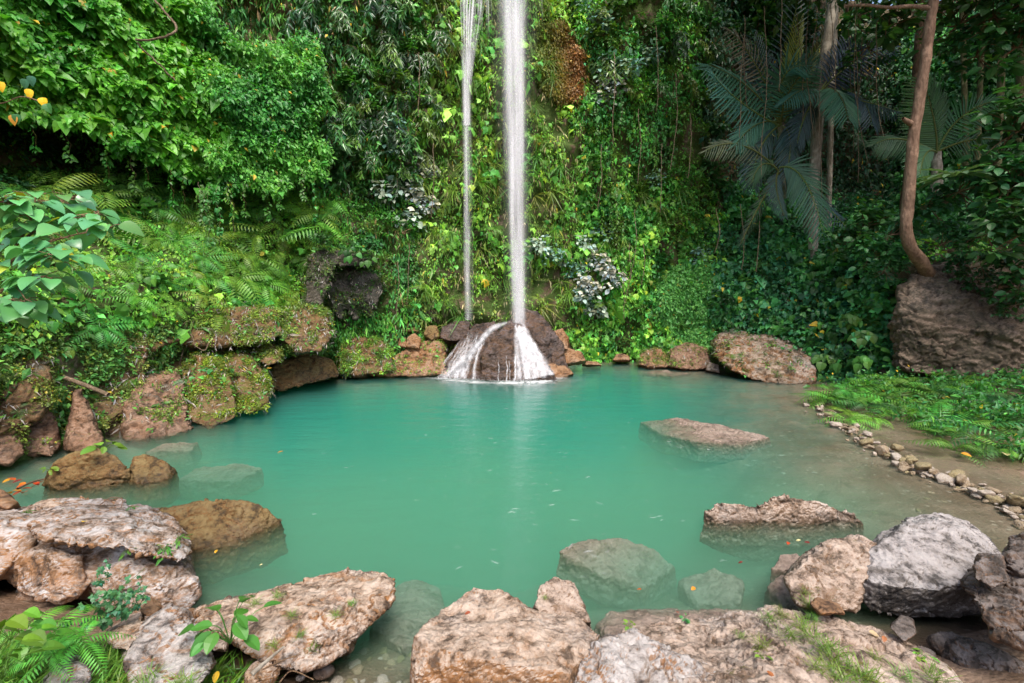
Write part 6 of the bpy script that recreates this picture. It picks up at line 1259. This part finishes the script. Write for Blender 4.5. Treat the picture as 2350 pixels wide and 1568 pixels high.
for k in range(7):
    P = curve([(0, 0, 0), (rg.normal(0, .1), rg.normal(0, .08), .15), (rg.normal(0, .22), rg.normal(0, .1), rg.uniform(.15, .34))], 10); V, F = tube(P, .002, 3); IV.add(V, F, (.06, .12, .03)); m = 12; i = rg.integers(1, 10, m)
    h = rg.normal(0, 1, (m, 3)) * (1, .6, .3); IV.add(*scatter(LOBED, P[i] + unit(h) * .02, h + np.array([0, -.3, -.3]), np.array([0, -.5, .8]) + rg.normal(0, .3, (m, 3)), rg.uniform(.03, .055, m), tones(m, (.05, .16, .06), .2, .1, rg)))
IVM = IV.mesh('trailing_vine', M_LEAF)
for a, b, Y_, s in [(240, 1440, 2.85, .9), (285, 1420, 2.9, .7), (232, 1345, 3.2, .5), (315, 1400, 3.0, .5)]: plant(inst('trailing_vine', IVM, at(a, b, Y_), rg.uniform(0, 6), .2, s), 'small', 'trailing vine with lobed leaves', 'vine', 'trailing vines on the layered boulder')
HB3 = rosette_arr(np.random.default_rng(304), 14, .10, (.07, .22, .03), leaf_tpl([.2, .5, .8], [.08, .13, .09], .2, .4), .07, .1).mesh('rock_herb', M_LEAF)
for a, b, Y_, s in [(375, 1272, 3.66, 1.1), (415, 1240, 3.85, .75), (297, 1270, 3.52, .6), (20, 1215, 3.95, .9), (60, 1180, 4.2, .6), (150, 1172, 4.3, .5), (305, 1168, 4.35, .5)]: plant(inst('rock_herb', HB3, at(a, b, Y_), rg.uniform(0, 6), .3, s), 'bright green' if s > .55 else 'tiny', 'herb with lance leaves', 'herb', 'herbs on the layered boulder')
TF = [tuft_arr(np.random.default_rng(310 + k), 60, .11, c, .05).mesh('grass_tuft', M_LEAF) for k, c in enumerate([(.10, .2, .02), (.14, .2, .03)])]
def on_rock(key, a, b):
    V, T = SURF[key]; x, y = proj(V); k = (np.abs(x - a) < 14) & (np.abs(y - b) < 14)
    if not k.any(): return at(a, b, 2.8)
    return V[k][np.argmin(V[k][:, 1])]
for key, a, b, s in [('slab', 1770, 1412, .8), ('slab', 1795, 1402, .7), ('slab', 1830, 1420, .8), ('slab', 1812, 1452, 1.0), ('slab', 1850, 1445, .9), ('slab', 1880, 1475, 1.0), ('slab', 1905, 1495, 1.0), ('slab', 1925, 1520, 1.0), ('slab', 1890, 1520, .8), ('slab', 1970, 1545, 1.3), ('slab', 2000, 1555, 1.1), ('slab', 1930, 1550, .9), ('slab', 2080, 1545, .9), ('slab', 2150, 1550, .9), ('slab', 1740, 1470, .7), ('slab', 1700, 1450, .5), ('slab', 2020, 1500, .6), ('slab', 1860, 1412, .6),
                     ('slant', 640, 1360, .6), ('slant', 580, 1372, .6), ('slant', 700, 1450, .5), ('slant', 820, 1375, .4), ('slant', 760, 1400, .5), ('slant', 680, 1400, .5), ('slant', 730, 1480, .5), ('slant', 640, 1470, .5), ('lobed', 1842, 1375, .8), ('lobed', 1850, 1390, .7), ('lobed', 1835, 1350, .6), ('stub', 1255, 1360, .3), ('pointed', 440, 1560, .7), ('pointed', 400, 1560, .8), ('pointed', 330, 1555, .9)]:
    v = int(rg.integers(2)); plant(inst('grass_tuft', TF[v], on_rock(key, a, b), rg.uniform(0, 6), .15, s), sadj(s, .65, .95) + (' green', ' yellowish')[v], 'grass tuft', 'grass tuft', 'grass tufts on the foreground rocks')
for k in range(36):
    a, b = rg.uniform(-20, 560), rg.uniform(1490, 1600); p = onz(a, b, .3); p[2] = gz(p[0], p[1])
    if p[0] > -.75: continue
    v = int(rg.integers(2)); s = rg.uniform(.7, 1.4); plant(inst('grass_tuft', TF[v], p, rg.uniform(0, 6), 0, s), sadj(s, .9, 1.2) + (' green', ' yellowish')[v], 'grass tuft', 'grass tuft', 'grass tufts on the foreground rocks')

def stick(label, pts, r0, r1, mat, name='stick'):
    P = curve([at(*q) for q in pts], 14); o0 = P[0].copy(); V, F = tube(P - o0, np.linspace(r0, r1, 14), 7, .2, 4); tag(mobj(name, mesh_np(name, V, F, mat, smooth=True), None, o0), label, 'stick')
stick('fallen bamboo stick lying across the moss grown block at left', [(146, 866, 7.75), (195, 884, 7.65), (249, 906, 7.6)], .04, .035, M_LIANA)
stick('grey splintered driftwood leaning below the slanting pink boulder', [(578, 1548, 2.42), (615, 1515, 2.5), (652, 1484, 2.6)], .016, .006, M_PALEBARK)
stick('thin dry twig below the slanting boulder', [(600, 1538, 2.45), (650, 1515, 2.5), (690, 1502, 2.55)], .005, .003, M_TWIG)
stick('crossed dry twig at the bottom edge beside the broken pink rock', [(640, 1568, 2.35), (670, 1540, 2.45), (720, 1560, 2.4)], .005, .003, M_TWIG)
stick('dry twig in the leaf litter of the left inlet', [(40, 1122, 5.7), (75, 1106, 6.0), (118, 1096, 6.2)], .015, .01, M_LIANA)
stick('curled reddish dry fern stalk on top of the layered boulder', [(228, 1160, 4.3), (255, 1142, 4.3), (280, 1146, 4.3), (278, 1166, 4.25)], .005, .004, M_BARK)
LM = [mesh_np('fallen_leaf', *scatter(FINEOVAL, np.zeros((1, 3)), np.array([[0, 1., 0]]), np.array([[0, 0, 1.]]), 1.0, np.array([c]))[:2], M_LEAF, np.broadcast_to(c, (17, 3))) for c in ((.50, .12, .02), (.62, .34, .03), (.55, .45, .25), (.25, .06, .03))]
LN = ['orange', 'yellow', 'cream', 'dark red']
for a, b, z_, s, v, lb in [(1810, 1244, .012, .07, 0, 'floating by the cream pool rock, left of three'), (1838, 1240, .012, .06, 2, 'floating by the cream pool rock, middle of three'), (1858, 1247, .012, .08, 3, 'floating by the cream pool rock, right of three'), (1705, 1290, .012, .06, 3, 'floating between the pool rocks'), (1595, 1348, .012, .07, 0, 'floating over the deep drowned rock'), (1472, 1353, .012, .06, 0, 'floating beyond the small mottled boulder'), (1555, 1406, .02, .07, 0, 'lying on the drowned ledge'),
                           (1994, 1450, .26, .09, 2, 'lying in the puddle on the worn slab'), (2030, 1460, .26, .06, 3, 'lying on the worn slab near the dark stone'), (1760, 1540, .5, .06, 3, 'lying low on the worn slab'), (1080, 1405, .6, .05, 3, 'stuck on the flat topped boulder'), (650, 1036, .012, .12, 1, 'floating far out near the left bank'), (498, 1262, .012, .06, 1, 'floating by the ochre boulder'), (602, 1296, .012, .05, 2, 'floating off the slanting boulder'), (190, 1198, .64, .08, 1, 'lying on top of the layered boulder'), (2205, 1040, .12, .16, 1, 'lying on the right bank, nearer'), (2305, 1040, .12, .2, 2, 'lying on the right bank by the grass'),
                           (560, 1472, .3, .07, 1, 'on the ground by the sapling'), (560, 1462, .35, .06, 0, 'under the sapling'), (500, 1540, .3, .08, 1, 'at the foot of the pointed boulder'), (1262, 1085, .012, .05, 1, 'floating in the middle of the pool')] + [(rg.uniform(10, 110), rg.uniform(1098, 1130), .02, .13, int(rg.integers(4)), 'in the litter of the left inlet') for _ in range(14)]:
    o = mobj('fallen_leaf', LM[v]); o.location = onz(a, b, z_); o.rotation_euler = (rg.normal(0, .15), rg.normal(0, .15), rg.uniform(0, 6.28)); s *= .75; o.scale = (s, s, s); tag(o, f'{LN[v]} fallen leaf {lb}', 'leaf', 'fallen leaves')
finish_labels()
